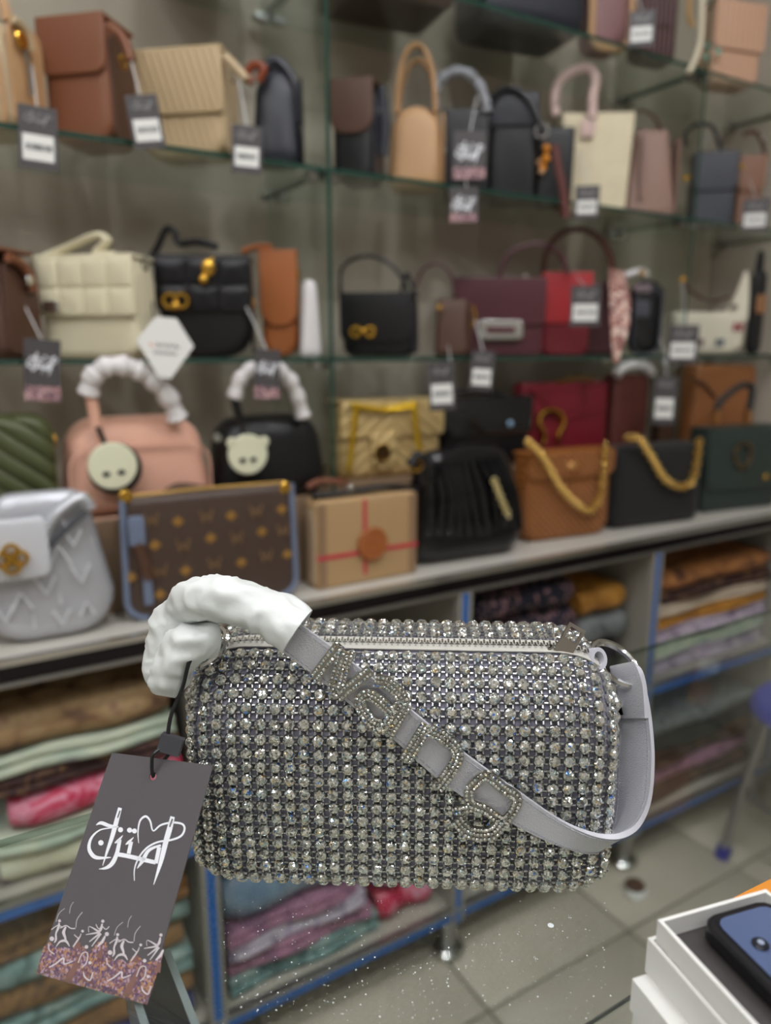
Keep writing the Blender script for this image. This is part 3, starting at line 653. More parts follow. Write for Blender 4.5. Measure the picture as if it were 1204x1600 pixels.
OUT = [edge_hit(a) for a in AN]; INN = [(.0019 * math.cos(a), .0019 * math.sin(a)) for a in AN]
card = MB().loft([[on(p, .0002) for p in INN], [on(p, .0002) for p in OUT], [on(p, -.0005) for p in OUT], [on(p, -.0005) for p in INN]], False, 0, True)   # card with a punched hole
cardo = htp('card', card, [TAGM], smooth=False)
def strokes_mesh(strokes, mapf):
    """flat lettering: variable width strokes, dots as (x, y, r)"""
    mb = MB()
    for pts, wid in strokes:
        if len(pts) == 1:
            x, y = pts[0]; mb.add([mapf(x + wid * math.cos(i * math.pi / 6), y + wid * math.sin(i * math.pi / 6)) for i in range(12)], [tuple(range(12))]); continue
        W = wid if isinstance(wid, (list, tuple)) else [wid] * len(pts)
        sp = spline([p + (q,) for p, q in zip(pts, W)], 5); V = []
        for i, p in enumerate(sp):
            a = sp[max(0, i - 1)]; b = sp[min(len(sp) - 1, i + 1)]; d = math.hypot(b[0] - a[0], b[1] - a[1]) or 1; nx, ny = -(b[1] - a[1]) / d * p[2] / 2, (b[0] - a[0]) / d * p[2] / 2
            V += [mapf(p[0] + nx, p[1] + ny), mapf(p[0] - nx, p[1] - ny)]
        mb.add(V, [(2 * i, 2 * i + 1, 2 * i + 3, 2 * i + 2) for i in range(len(sp) - 1)])
    return mb
LOGO = [([(428, 140), (385, 300), (345, 440), (300, 570), (255, 715)], [38, 46, 40, 26, 5]), ([(190, 312), (240, 290), (320, 318), (412, 330)], [6, 34, 34, 14]),
  ([(350, 338), (230, 360), (150, 430), (120, 520), (140, 590), (200, 635), (338, 632)], [12, 14, 22, 32, 40, 36, 8]), ([(238, 487)], 27), ([(432, 358)], 26), ([(522, 362)], 26), ([(570, 370)], 25),
  ([(375, 490), (410, 465), (456, 412)], [10, 28, 4]), ([(425, 455), (397, 590), (350, 690), (290, 735), (218, 747)], [36, 40, 42, 30, 4]), ([(482, 505), (515, 480), (562, 432)], [8, 28, 4]), ([(538, 475), (512, 595)], 38),
  ([(398, 600), (500, 618), (640, 650), (780, 682)], [42, 42, 42, 40]), ([(596, 742), (650, 665), (700, 575), (760, 535), (832, 512)], [6, 38, 34, 26, 20]), ([(815, 530), (782, 690)], [40, 38]),
  ([(612, 490), (605, 380), (625, 270), (680, 225), (725, 270), (755, 368), (830, 312), (940, 287), (1040, 300), (1066, 350), (1030, 420), (930, 460), (800, 480), (690, 540), (610, 640), (570, 750), (570, 862)], [6, 12, 18, 22, 18, 14, 18, 20, 20, 20, 20, 20, 18, 18, 16, 12, 8]),
  ([(948, 228), (920, 340), (880, 480), (830, 680), (760, 902)], [44, 54, 52, 40, 6])]
EYES = [([(428, 168), (403, 240)], 12), ([(946, 250), (918, 330)], 14)]
def tagmap(off): return lambda x, y: PP(x, y, TP + TN * off, TN)
logo_map = lambda off: (lambda x, y: tagmap(off)(120 + x / 6.337, 1240 + y / 6.337))
htp('calligraphy', strokes_mesh(LOGO, logo_map(.00035)), WINK, smooth=False); htp('calligraphy_eye', strokes_mesh(EYES, logo_map(.0005)), TAGM, smooth=False)
# printed crowd of dancing figures along the foot of the tag
crowd = printed('tag_crowd_print', [(86, 68, 92), (128, 98, 110), (150, 112, 100), (104, 82, 108), (168, 142, 156), (172, 128, 88), (112, 76, 80)], 1100, 'cells', .5, 0)
cf = lambda off: (lambda x, y: tagmap(off)(50 + x / 5.473, 1380 + y / 5.473))
top = [(100, 545), (150, 500), (205, 555), (270, 545), (330, 560), (370, 520), (440, 540), (470, 590), (520, 560), (560, 500), (640, 500), (650, 620), (700, 660), (770, 650), (820, 690), (860, 620), (930, 640), (960, 690), (1040, 660), (1090, 620), (1122, 605)]
mfn = cf(.0003); V = []
for x, y in top: t = (x - 100) / (1122 - 100); xb = 36 + t * (984 - 36); yb = 772 + t * (1040 - 772); V += [mfn(x, y), mfn(xb, yb)]
htp('crowd_print', MB().add(V, [(2 * i, 2 * i + 1, 2 * i + 3, 2 * i + 2) for i in range(len(top) - 1)]), crowd, smooth=False)
fig = [([(235, 322)], 13), ([(232, 340), (225, 380), (205, 430), (205, 480), (190, 510)], [14, 20, 14, 18, 6]), ([(165, 398), (200, 372), (228, 360), (262, 380)], 8), ([(290, 372), (270, 420), (285, 470), (282, 500)], [14, 26, 18, 24]), ([(240, 385), (290, 362), (330, 385), (370, 388)], 9), ([(205, 545), (240, 500), (290, 495), (320, 540)], [4, 16, 22, 6]), ([(375, 380), (385, 310), (430, 248)], 5), ([(320, 260), (330, 200), (355, 160)], 4), ([(205, 330), (230, 260), (280, 215)], 4),
  ([(432, 410)], 12), ([(420, 430), (400, 470), (360, 440)], 8), ([(415, 450), (395, 480), (350, 545)], [8, 14, 10]), ([(605, 325)], 14), ([(600, 345), (590, 390), (570, 420)], [12, 22, 16]), ([(545, 350), (570, 390), (600, 370), (630, 395), (660, 370)], 8), ([(580, 420), (490, 370), (485, 420)], [20, 6, 5]), ([(580, 420), (460, 440)], [18, 6]), ([(585, 425), (490, 500)], [18, 8]), ([(590, 430), (510, 540)], [16, 7]), ([(640, 435)], 18), ([(625, 450), (600, 500), (560, 540)], [14, 24, 10]), ([(170, 475)], 20), ([(140, 520), (150, 575), (190, 605)], 9), ([(145, 720), (200, 690), (268, 640), (275, 690), (350, 665)], [10, 12, 16, 12, 8]), ([(465, 545)], 16), ([(395, 680), (430, 600), (475, 600), (465, 680), (425, 720)], 9), ([(495, 680)], 14), ([(440, 760), (450, 800), (495, 830), (520, 760)], [8, 14, 12, 10])]
sh_ = lambda S, dx, dy: [([(x + dx, y + dy) for x, y in P], wv) for P, wv in S]
FIGM = mat('figure_print', (204, 196, 200), .5); ORP = mat('orange_figure_print', (124, 90, 82), .5)
htp('figure_print', strokes_mesh(fig + [s for s in sh_(fig, 497, 118) if all(x < 1150 - max(0, (y - 500)) * .3 for x, y in s[0])], cf(.0006)), FIGM, smooth=False)
rob = [([(430, 600), (380, 690), (300, 850)], [14, 44, 60]), ([(400, 500), (385, 560)], [30, 60]), ([(600, 560), (570, 640)], [20, 60]), ([(470, 780), (450, 830)], [20, 60])]
htp('robe_print', strokes_mesh(rob + sh_(rob, 497, 118), cf(.00045)), ORP, smooth=False)
# cord, plastic seal and eyelet
hole = PP(239, 1213, TP + TN * .0006, TN)
cw = (hole - CAMP).dot(FW)
cord = [PX(322, 1016, ws + .010), PX(298, 1030, ws + .000), PX(285, 1075, cw + .004), PX(268, 1115, cw + .003), PX(262, 1150, cw + .002), PX(263, 1162, cw + .001)]
htp('cord', MB().tube([Vector(p) for p in spline(cord, 5)], .0010, 7), BLACKP)
htp('cord', MB().tube([Vector(p) for p in spline([PX(258, 1166, cw + .001), PX(240, 1178, cw - .002), PX(237, 1196, cw - .0015), hole, PX(243, 1202, cw + .003), PX(262, 1180, cw + .003), PX(266, 1165, cw + .002)], 5)], .0009, 7), BLACKP)
sq = PX(267, 1163, cw + .001); htp('plastic_seal', MB().box(sq, (.011, .0045, .0085), 0, Matrix((RT, FW, -DN)).transposed() @ Matrix.Rotation(.3, 3, 'Y')), mat('seal_plastic', (66, 66, 72), .4), smooth=False)
# ------------------------------------------------------------------ handbags on the shelves
def rrect(W, H, rb, rt, tw=1.0, n=5):
    """front outline: bottom width W, height H, corner radii, top width ratio tw; counter-clockwise"""
    P = []
    for sx, cz, r, a0 in ((1, 0, rb, 270), (1, H, rt, 0), (-1, H, rt, 90), (-1, 0, rb, 180)):
        ww = W / 2 * (tw if cz else 1)
        rx = min(r, ww * .98); rz = min(r, H * .49) if r > H * .5 else r
        cx = sx * (ww - rx); c = cz - rz if cz else rz
        for i in range(n + 1): a = math.radians(a0 + 90 * i / n); P.append((cx + rx * math.cos(a), c + rz * math.sin(a)))
    return P
def slab(out, D, r=.012, y=0.0, ty=1.0, bulge=.0, z0=0.0):
    """outline extruded in depth with rounded edges; ty = thickness ratio at the top"""
    xs = [p[0] for p in out]; zs = [p[1] for p in out]; W = max(xs) - min(xs); H = max(zs) - min(zs); cx = (max(xs) + min(xs)) / 2; cz = (max(zs) + min(zs)) / 2; zb = min(zs)
    r = min(r, D * .49); mb = MB(); rings = []
    for yy, ins in ((0, 1), (.1, .56), (.29, .29), (.56, .1), (1, 0)):
        rings.append((yy * r, ins * r))
    rings = rings + [(D - a, b) for a, b in rings[::-1]]
    rings = [(-bulge, W * .22)] + rings + [(D + bulge, W * .22)] if bulge else rings
    R = []
    for yy, ins in rings:
        fx = max(.02, 1 - 2 * ins / W); fz = max(.02, 1 - 2 * min(ins, H * .4) / H); ring = []
        for px, pz in out:
            z = cz + (pz - cz) * fz; k = 1 + (ty - 1) * (z - zb) / H
            ring.append((cx + (px - cx) * fx, y + D / 2 + (yy - D / 2) * k, z + z0))
        R.append(ring)
    return mb.loft(R)
def arch(x0, x1, z0, h, n=14, y=0.0, p=2.0):
    out = []
    for i in range(n + 1):
        a = math.pi * i / n; c = math.cos(a); s_ = math.sin(a); c = math.copysign(abs(c) ** (2 / p), c); s_ = s_ ** (2 / p)
        out.append(((x0 + x1) / 2 - (x1 - x0) / 2 * c, y, z0 + h * s_))
    return out
class Bag:
    def __init__(s, name, label, px, zs, Y=None, a=0.0, D=.08, cat='handbag', group=None):
        xa, xb, yt, yb = px; xm = (xa + xb) / 2; ym = (yt + yb) / 2
        if Y is None: Y = min(PZ(xm, yb, zs).y, (1.160 if xa < 600 else 1.212) - D)
        a = math.radians(a + (15 if zs in (ZM, ZU) else 0)); t = Vector((math.cos(a), -math.sin(a))); C = PY(xm, ym, Y); c2 = Vector((C.x, C.y))
        def hit(x):
            r = ray(x, ym); det = r.x * (-t.y) + t.x * r.y
            k = (c2.x * (-t.y) + t.x * c2.y) / det; return Vector((r.x * k, r.y * k))
        A, B = hit(xa), hit(xb); s.W = (B - A).length; m = (A + B) / 2
        s.H = PY(xm, yt, m.y).z - zs; s.D = D; s.a = a
        s.root = thing(name, label, cat, (m.x, m.y, zs), -a, group)
        nrm = Vector((-math.sin(a), -math.cos(a), 0))
        s.ppm = FPX / ((Vector((m.x, m.y, zs)) - CAMP).dot(FW))    # pixels per metre there
        s.m = Matrix.Translation(s.root.location) @ Matrix.Rotation(-a, 4, 'Z'); s.n = nrm
    def p(s, name, mb, m, parent=None, **k): return mb.obj(name, m, parent or s.root, **k)
    def at(s, x, y, off=0.0):
        """pixel on the plane of the bag's front, in bag coordinates"""
        q = PP(x, y, Vector(s.root.location) + s.n * off, s.n); return s.m.inverted() @ q
    def atg(s, x, y, off=0.0):
        """pixel on the plane of the right-hand gusset, in bag coordinates"""
        tx = Vector((math.cos(s.a), -math.sin(s.a), 0)); return s.m.inverted() @ PP(x, y, Vector(s.root.location) + tx * (s.W / 2 + .003 + off), tx)
    def gtube(s, pts, m, r=.004, off=.004, name='strap'):
        return s.p(name, MB().tube([Vector(q) for q in spline([s.atg(x, y, off) for x, y in pts], 5)], r, 8), m)
    def gknob(s, x, y, r, m, off=.004, name='clasp', t=.005): return s.p(name, MB().disc(s.atg(x, y, off), (1, 0, 0), r, t, 16), m)
    def body(s, m, rb=.015, rt=.02, tw=1.0, r=.014, ty=1.0, bulge=.0, h=1.0, name='body'):
        return s.p(name, slab(rrect(s.W, s.H * h, rb, rt, tw), s.D, r, 0, ty, bulge), m)
    def flap(s, m, fr=.55, r=.02, ov=.006, wid=1.0, ty=1.0, top=1.0):
        H = s.H * top; h = H * fr; o = rrect(s.W * wid + .004, h, min(r, h * .45), .006); mb = slab(o, .007, .0035, -.0068, 1, 0, H - h + .003)
        mb2 = slab(rrect(s.W * wid + .004, .006, .0025, .0028), s.D * .97 + .006, .003, -.0068, 1, 0, H - .002)
        o2 = len(mb.v); mb.v += mb2.v; mb.f += [[i + o2 for i in f] for f in mb2.f]; mb.m += mb2.m
        return s.p('flap', mb, m)
    def handle(s, m, h, x0=-.28, x1=.28, r=.005, y=None, z0=None, p=2.0, flat=1.0, name='handle', n=16):
        y = s.D / 2 if y is None else y; z0 = s.H * .97 if z0 is None else z0
        return s.p(name, MB().tube(arch(x0 * s.W, x1 * s.W, z0, h, n, y, p), r, 8, 0, True, False, flat), m)
    def path(s, pts, m, r=.004, off=.004, name='strap', flat=1.0):
        return s.p(name, MB().tube([Vector(q) for q in spline([s.at(x, y, off) for x, y in pts], 5)], r, 8, 0, True, False, flat), m)
    def knob(s, x, y, r, m, off=.008, name='clasp', t=.005, parent=None): return s.p(name, MB().disc(s.at(x, y, off), (0, 1, 0), r, t, 16), m, parent)
    def plate(s, x0, y0, x1, y1, m, off=.008, t=.004, name='clasp', parent=None):
        a = s.at(x0, y0, off); b = s.at(x1, y1, off); w_ = abs(b.x - a.x); h = abs(b.z - a.z)
        mb = slab(rrect(w_, h, min(w_, h) * .2, min(w_, h) * .2), t, t * .3, 0); mb.xf(Matrix.Translation(((a.x + b.x) / 2, a.y - t / 2, min(a.z, b.z)))); return s.p(name, mb, m, parent)
    def hw(s, side=1, z=.8, m=None, y=None):   # ring hardware on the gusset
        x = side * (s.W / 2 + .002); return s.p('side_ring', MB().torus((x, s.D / 2 if y is None else y, s.H * z), (0, 1, 0), (0, 0, 1), .009, .0022, 16, 6), m or GOLD)
    def gusset(s, m, side=1): return s.p('gusset', slab(rrect(s.D * .8, s.H * .86, .012, .02), .004, .002).xf(Matrix.Translation((side * (s.W / 2 - .0005), s.D / 2, s.H * .05)) @ Matrix.Rotation(math.radians(90 * side), 4, 'Z') @ Matrix.Translation((0, -.002, 0))), m)
def chain(b, pts, m, R=.007, r=.0026, name='chain_link', off=.01):
    """curb chain: each link a ring of its own, turned link by link"""
    P = [Vector(q) for q in spline([b.at(x, y, off) for x, y in pts], 12)]
    me = MB().torus((0, 0, 0), (1, 0, 0), (0, .72, 0), R, r, 12, 6).mesh(name, m)
    d = 0; acc = 0; step = R * 1.25; i = 0
    for a, c in zip(P[:-1], P[1:]):
        L_ = (c - a).length
        while d <= acc + L_:
            q = a.lerp(c, (d - acc) / max(L_, 1e-9)); T = (c - a).normalized(); N = Vector((0, -1, 0)); S = T.cross(N).normalized(); N = S.cross(T)
            M = Matrix(((T.x, S.x, N.x, q.x), (T.y, S.y, N.y, q.y), (T.z, S.z, N.z, q.z), (0, 0, 0, 1))) @ Matrix.Rotation(math.radians(35 if i % 2 else -35), 4, 'X')
            o = bpy.data.objects.new(name, me); COL.objects.link(o); o.parent = b.root; o.matrix_local = M; d += step; i += 1
        acc += L_
FO2 = mat('foam_handle_wrap', (226, 222, 222), .45, bump=.4, bscale=70, sss=.1)
def wrap(b, pts, r, m=FO2, off=0.0, name='foam_wrap', lean=0.0):
    n_ = len(pts) - 1; P = [b.at(x, yy, off + lean * math.sin(math.pi * i / n_)) for i, (x, yy) in enumerate(pts)]
    S = [Vector(q) for q in spline(P, 6)]
    return b.p(name, MB().tube(S, [r * (1 + .13 * math.sin(i * 1.3) + .08 * math.sin(i * 2.9)) for i in range(len(S))], 10), m)
def quilt(b, parent, cols, rows, x0, x1, z0, z1, y, m, puff=.005):
    """padded squares, each its own panel"""
    w_ = (x1 - x0) / cols; h = (z1 - z0) / rows; me = slab(rrect(w_ * .97, h * .97, w_ * .15, w_ * .15), puff, puff * .6, 0, 1, puff * .35).mesh('quilt_panel', m)
    for i in range(cols):
        for j in range(rows):
            o = bpy.data.objects.new('quilt_panel', me); COL.objects.link(o); o.parent = parent; o.location = (x0 + w_ * (i + .5), y - puff * .5, z0 + h * j)
LBEI = L('beige_leather', (188, 166, 132)); LTAN = L('tan_leather', (188, 148, 106)); LBRN = L('brown_leather', (128, 78, 52)); LDBR = L('dark_brown_leather', (84, 56, 42)); LBLK = L('black_leather', (19, 19, 22), .36); LNAV = L('ink_leather', (38, 40, 48), .4)
LCRM = L('cream_leather', (222, 214, 184)); LTAU = L('taupe_leather', (150, 120, 108)); LSLA = L('slate_leather', (70, 72, 80)); LCAR = L('caramel_leather', (160, 92, 44)); LPNK = L('pink_leather', (226, 174, 150), .5, bump=.15); LBUR = L('burgundy_leather', (84, 42, 50), .34)
LRED = L('red_leather', (176, 44, 50), .4); LWIN = L('wine_leather', (122, 30, 44), .36); LMAR = L('maroon_leather', (92, 44, 38)); LGRN = L('dark_green_leather', (44, 56, 52)); LPIN2 = L('pale_pink_leather', (206, 178, 170)); LCOC = L('cocoa_leather', (140, 102, 82))
LGR = L('grey_wrap', (150, 152, 158), .5)
# --- upper shelf, first bay
b = Bag('saddle_handbag', 'beige saddle handbag with gold turn lock beside the brown flap bag', (-110, 8, 12, 190), ZU, 1.29, 30, .09); b.body(LBEI, .02, .07, .96, .02); b.p('rim', MB().tube([(x, -.002, z) for x, z in rrect(b.W * .9, b.H * .93, .02, .07, .96)], .004, 6, 0, False, True), LTAN); b.handle(LTAN, .05, -.3, .3, .008); b.gknob(34, 62, .012, GOLD, .006); b.gtube([(22, 30), (40, 50), (50, 80)], LBEI, .006, .006, 'strap_tab'); b.gtube([(40, 80), (46, 110), (50, 150)], CHROME, .003, .006, 'clasp_pin'); b.gusset(LTAN)
b = Bag('flap_handbag', 'chestnut brown flap handbag with rounded corners on the upper shelf', (66, 168, 30, 206), ZU, 1.28, 28, .085); b.body(LBRN, .03, .012, 1, .012); b.flap(LBRN, .47, .02); b.gusset(LDBR); b.hw(1, .72); b.path([(170, 40), (192, 60), (205, 95)], LBRN, .006, .0, 'strap_tab')
b = Bag('flap_handbag', 'beige croc flap handbag on the upper shelf', (215, 348, 80, 226), ZU, 1.28, 26, .075); b.body(wavemat('beige_croc', (190, 166, 128), .5, 260, .3, .25), .03, .012, 1, .012); b.flap(MC[('beige_croc',)], .62, .006); b.gusset(LBEI); b.hw(1, .82, CHROME); b.path([(350, 88), (372, 110), (385, 125)], LBEI, .007, 0, 'strap_tab')
b = Bag('slouchy_handbag', 'ink blue slouchy handbag beside the glass divider on the upper shelf', (388, 470, 98, 240), ZU, 1.262, 13, .06); b.body(LNAV, .02, .05, .8, .03, .5); b.gusset(LBLK); b.path([(395, 130), (385, 118), (395, 102), (412, 106), (404, 128)], L('tortoise_ring', (128, 58, 28), .25), .007, .004, 'ring_handle'); b.path([(405, 120), (430, 96), (458, 130), (466, 195)], LNAV, .010, -.025, 'strap')
# upper shelf, second bay
b = Bag('flap_handbag', 'black handbag with brown flap beside the glass divider', (518, 582, 126, 256), ZU, 1.29, 30, .09); b.body(LBLK, .02, .02); b.flap(LDBR, .55, .03); b.gusset(LNAV); b.hw(1, .75, CHROME); b.p('strap_tab', MB().tube([(b.W / 2 + .004, b.D * .5, b.H), (b.W / 2 + .012, b.D * .5, b.H * .6), (b.W / 2 + .006, b.D * .5, b.H * .3)], .007, 8, 0, True, False, 1.6), LNAV)
b = Bag('dome_handbag', 'tan dome handbag with two tall arched handles', (604, 692, 158, 276), ZU, 1.29, 22, .09); b.body(LTAN, .02, .055, .92, .025, .7); b.gusset(LTAN); b.hw(1, .5, CHROME)
for yy, hh in ((.2, .118), (.8, .11)): b.handle(LTAN, hh, -.34, .34, .009, b.D * yy, b.H * .9, 2.2, .6)
b = Bag('tote_bag', 'black tote with a grey wrapped handle beside the tan dome bag', (694, 764, 168, 286), ZU, 1.33, 16, .06); b.body(LBLK, .006, .006, 1.04, .006); b.gusset(LBLK); wrap(b, [(680, 172), (680, 140), (695, 118), (722, 112), (746, 130), (758, 160), (760, 176)], .0105, LGR, 0, 'wrapped_handle')
b = Bag('tote_bag', 'black satchel with short black handles between two black bags', (764, 838, 148, 290), ZU, 1.31, 24, .08); b.body(LBLK, .008, .01, .96, .01); b.flap(LNAV, .3, .005); b.path([(768, 160), (782, 142), (805, 140), (826, 158), (842, 190), (848, 206)], LBLK, .007, .012, 'handle'); b.p('handle_ring', MB().torus(b.at(846, 205, .012), (1, 0, 0), (0, 0, 1), .013, .003, 18, 6), CHROME)
b = Bag('tote_bag', 'small black handbag with an orange bear charm', (838, 896, 196, 300), ZU, 1.29, 22, .06); b.body(LBLK, .012, .008, 1.05, .01); ch = b.p('charm', MB().sphere(b.at(853, 232, .012), .009).sphere(b.at(852, 248, .012), .010).sphere(b.at(848, 262, .012), .008), mat('orange_charm', (222, 140, 30), .35)); b.p('charm_foot', MB().sphere(b.at(845, 268, .014), .007).sphere(b.at(841, 254, .014), .006), mat('charm_cream', (214, 170, 130), .5), ch); b.path([(866, 226), (872, 262), (880, 300), (884, 340)], LMAR, .004, .085, 'strap', 2.0)
b = Bag('tote_bag', 'cream canvas tote with pale pink handles on the upper shelf', (884, 982, 172, 320), ZU, 1.28, 20, .085); b.body(mat('cream_canvas', (220, 208, 178), .8, bump=.3, bscale=500, var=.05, vscale=30), .006, .004, 1.16, .006, .8); b.gusset(LPIN2)
for yy, pts in ((.0, [(925, 185), (926, 150), (930, 122), (918, 106), (892, 112), (872, 130), (866, 155), (868, 180)]),): b.path(pts, LPIN2, .007, .004, 'handle', 1.5)
b.plate(908, 186, 928, 214, LPIN2, .003, .003, 'handle_patch')
b = Bag('bucket_handbag', 'taupe soft handbag with a gathered front pleat beside the cream tote', (978, 1062, 196, 324), ZU, 1.27, 18, .07); b.body(LTAU, .012, .012, .62, .02, .6); b.p('pleat', MB().tube([b.at(1006, 210, .0), b.at(1003, 260, .004), b.at(1001, 310, .002)], .006, 6), LTAU); b.gusset(LTAU); b.path([(985, 185), (1000, 172), (1020, 182), (1034, 205)], LDBR, .004, -.02, 'handle'); b.knob(1070, 278, .006, GOLD, .004, 'stud')
b = Bag('flap_handbag', 'slate blue top handle handbag beside the taupe bag', (1082, 1150, 238, 338), ZU, 1.30, 26, .07); b.body(LSLA, .008, .01, .98, .01); b.flap(LSLA, .52, .02); wrap(b, [(1072, 228), (1070, 210), (1090, 194), (1112, 198), (1120, 216), (1126, 238)], .005, LNAV, -.02, 'handle'); b.p('handle_ring', MB().torus(b.at(1100, 220, -.01), (1, 0, 0), (0, 0, 1), .012, .003, 16, 6), CHROME); b.gusset(LNAV); b.knob(1074, 277, .006, GOLD, .01, 'stud')
b = Bag('flap_handbag', 'cocoa flap handbag with a dark handle near the side wall on the upper shelf', (1152, 1192, 244, 348), ZU, 1.27, 22, .06); b.body(LCOC, .01, .012, 1, .01); b.flap(LCOC, .5, .02); b.path([(1160, 210), (1178, 206), (1190, 222), (1196, 244)], LDBR, .006, -.01, 'handle'); b.knob(1192, 216, .006, CHROME, -.002, 'handle_end'); b.knob(1158, 260, .006, GOLD, .01, 'stud')
# --- middle shelf, first bay
b = Bag('saddle_handbag', 'dark brown saddle handbag at the edge of the cream quilted bag', (-120, 2, 390, 562), ZM, 1.29, 30, .09); b.body(LDBR, .02, .06, .96, .02); b.flap(LBRN, .5, .05, wid=.9); b.gusset(LDBR); b.gtube([(12, 402), (32, 412), (48, 436), (52, 456)], LBRN, .007, .006, 'strap_tab'); b.gknob(46, 438, .008, CHROME, .013, 'buckle')
b = Bag('quilted_handbag', 'cream quilted flap handbag on the middle shelf', (62, 212, 402, 560), ZM, 1.27, 26, .07); b.body(LCRM, .025, .012, 1, .014); f = b.flap(LCRM, .6, .006); quilt(b, f, 4, 2, -b.W / 2, b.W / 2, b.H * .42, b.H * .985, -.0068, LCRM); b.gusset(LCRM); b.plate(66, 470, 92, 488, CHROME, .016, .005); b.hw(1, .95, CHROME); b.path([(70, 402), (110, 385), (150, 368), (168, 376), (150, 396), (178, 398)], LCRM, .006, -.02, 'strap', 1.6)
b = Bag('quilted_handbag', 'black quilted handbag with gold clasp beside the cream quilted bag', (246, 392, 402, 556), ZM, 1.265, 10, .065); b.body(LBLK, .05, .012, 1, .02); f = b.flap(LBLK, .56, .012); quilt(b, f, 3, 2, -b.W / 2, b.W / 2, b.H * .46, b.H * .985, -.0068, L('black_glossy_leather', (20, 20, 26), .22)); b.gusset(LBLK); b.path([(232, 412), (248, 382), (260, 358), (272, 362), (280, 380), (310, 378), (340, 386)], LBLK, .006, -.03, 'strap', 1.6)
b.p('clasp', MB().torus(b.at(266, 470, .018), (1, 0, 0), (0, 0, 1), .011, .004, 14, 6).torus(b.at(283, 470, .018), (1, 0, 0), (0, 0, 1), .011, .004, 14, 6).sphere(b.at(274, 478, .018), .008), GOLD); b.p('charm', MB().sphere(b.at(325, 418, .018), .012, 0, 8, 5, (1, .5, 1.2)).sphere(b.at(318, 436, .018), .009).tube([b.at(333, 402, .012), b.at(325, 420, .018)], .002), GOLD); b.hw(1, .55)
b = Bag('crossbody_bag', 'caramel brown crossbody bag leaning by the black quilted bag', (408, 464, 394, 556), ZM, 1.285, 13, .05); b.body(LCAR, .03, .016, 1, .012); b.flap(LCAR, .72, .03); b.gusset(L('rust_leather', (120, 66, 32))); b.hw(1, .8); b.path([(378, 394), (400, 386), (425, 386)], LCAR, .006, -.03, 'handle')
b = Bag('wrapped_strap', 'white foam wrapped strap hanging beside the glass divider', (472, 505, 436, 558), ZM, 1.234, -15, .024, cat='foam wrap'); b.body(FO2, .01, .018, .6, .014)
# middle shelf, second bay
b = Bag('flap_handbag', 'black handbag with gold bow clasp by the glass divider', (533, 642, 460, 552), ZM, 1.28, 28, .085); b.body(LBLK, .02, .012, 1.0, .014); b.flap(LBLK, .8, .02); b.gusset(LNAV); b.path([(532, 462), (534, 420), (560, 402), (595, 404), (625, 430), (640, 462)], LBLK, .0035, -.02, 'handle'); b.p('clasp', MB().sphere(b.at(566, 517, .014), .007).torus(b.at(555, 518, .012), (1, 0, 0), (0, 0, 1), .009, .004, 12, 6).torus(b.at(578, 518, .012), (1, 0, 0), (0, 0, 1), .009, .004, 12, 6), GOLD); b.path([(626, 458), (634, 428), (642, 440), (650, 462)], LBLK, .004, .004, 'strap_loop')
b = Bag('pouch_bag', 'small brown pouch bag between the black bow bag and burgundy satchel', (678, 732, 466, 552), ZM, 1.27, 26, .06); b.body(LDBR, .012, .012, .9, .012, .5); b.knob(686, 480, .006, GOLD, .008, 'stud'); b.path([(738, 478), (742, 496), (736, 512)], GOLD, .003, .006, 'chain'); b.gusset(LDBR); b.path([(645, 460), (660, 422), (685, 412), (705, 430), (712, 458)], LBUR, .003, -.03, 'handle')
b = Bag('satchel_handbag', 'burgundy satchel with a silver bar clasp on the middle shelf', (712, 850, 436, 552), ZM, 1.32, 14, .09); b.body(LBUR, .01, .01, 1, .008); b.flap(LBUR, .62, .01); b.plate(748, 500, 816, 530, CHROME, .014, .006); b.plate(760, 510, 804, 521, LBUR, .02, .003, 'clasp_inlay'); b.path([(778, 438), (792, 400), (822, 384), (850, 382), (875, 400), (888, 430)], LBUR, .0055, -.03, 'handle'); b.knob(820, 432, .006, CHROME, -.02, 'handle_stud')
b = Bag('flap_handbag', 'bright red and wine flap handbag beside the burgundy satchel', (846, 922, 428, 552), ZM, 1.29, 20, .06); b.body(LWIN, .02, .01, 1, .01); f = b.flap(LRED, .62, .01)
b = Bag('tote_bag', 'burgundy tote with a tall arched handle and knotted scarf', (858, 968, 440, 552), ZM, 1.37, 16, .07); b.body(LBUR, .01, .01, 1, .01); b.path([(848, 446), (852, 400), (872, 368), (905, 358), (935, 372), (952, 400), (958, 436)], LMAR, .0065, .004, 'handle')
SC = printed('scarf_print', [(196, 150, 136), (150, 92, 84), (222, 196, 182), (120, 70, 70)], 120, 'cells', .6)
b.p('scarf', MB().ribbon([b.at(950, 420, .02), b.at(952, 470, .13), b.at(954, 520, .175), b.at(958, 566, .178)], [b.at(974, 426, .015), b.at(984, 470, .125), b.at(982, 512, .17), b.at(964, 566, .175)], .006), SC)
b = Bag('backpack_bag', 'black zipped bag with grey patches next to the scarf', (988, 1036, 436, 546), ZM, 1.26, 14, .05); b.body(LBLK, .03, .03, 1, .025); b.gusset(LNAV); b.plate(992, 470, 1014, 496, LSLA, .004, .004, 'patch'); b.plate(990, 444, 1016, 456, L('grey_patch', (120, 104, 108)), .004, .004, 'patch'); b.p('piping', MB().tube([(x, -.001, z) for x, z in rrect(b.W * .86, b.H * .88, .03, .03)], .003, 6, 0, False, True), LSLA); b.path([(970, 432), (1000, 424), (1010, 430)], FO2, .008, -.04, 'foam_wrap'); b.knob(1003, 426, .008, GOLD, -.02, 'ring_clasp')
b = Bag('hobo_handbag', 'white hobo handbag printed with butterflies near the side wall', (1050, 1166, 486, 552), ZM, 1.285, 18, .06)
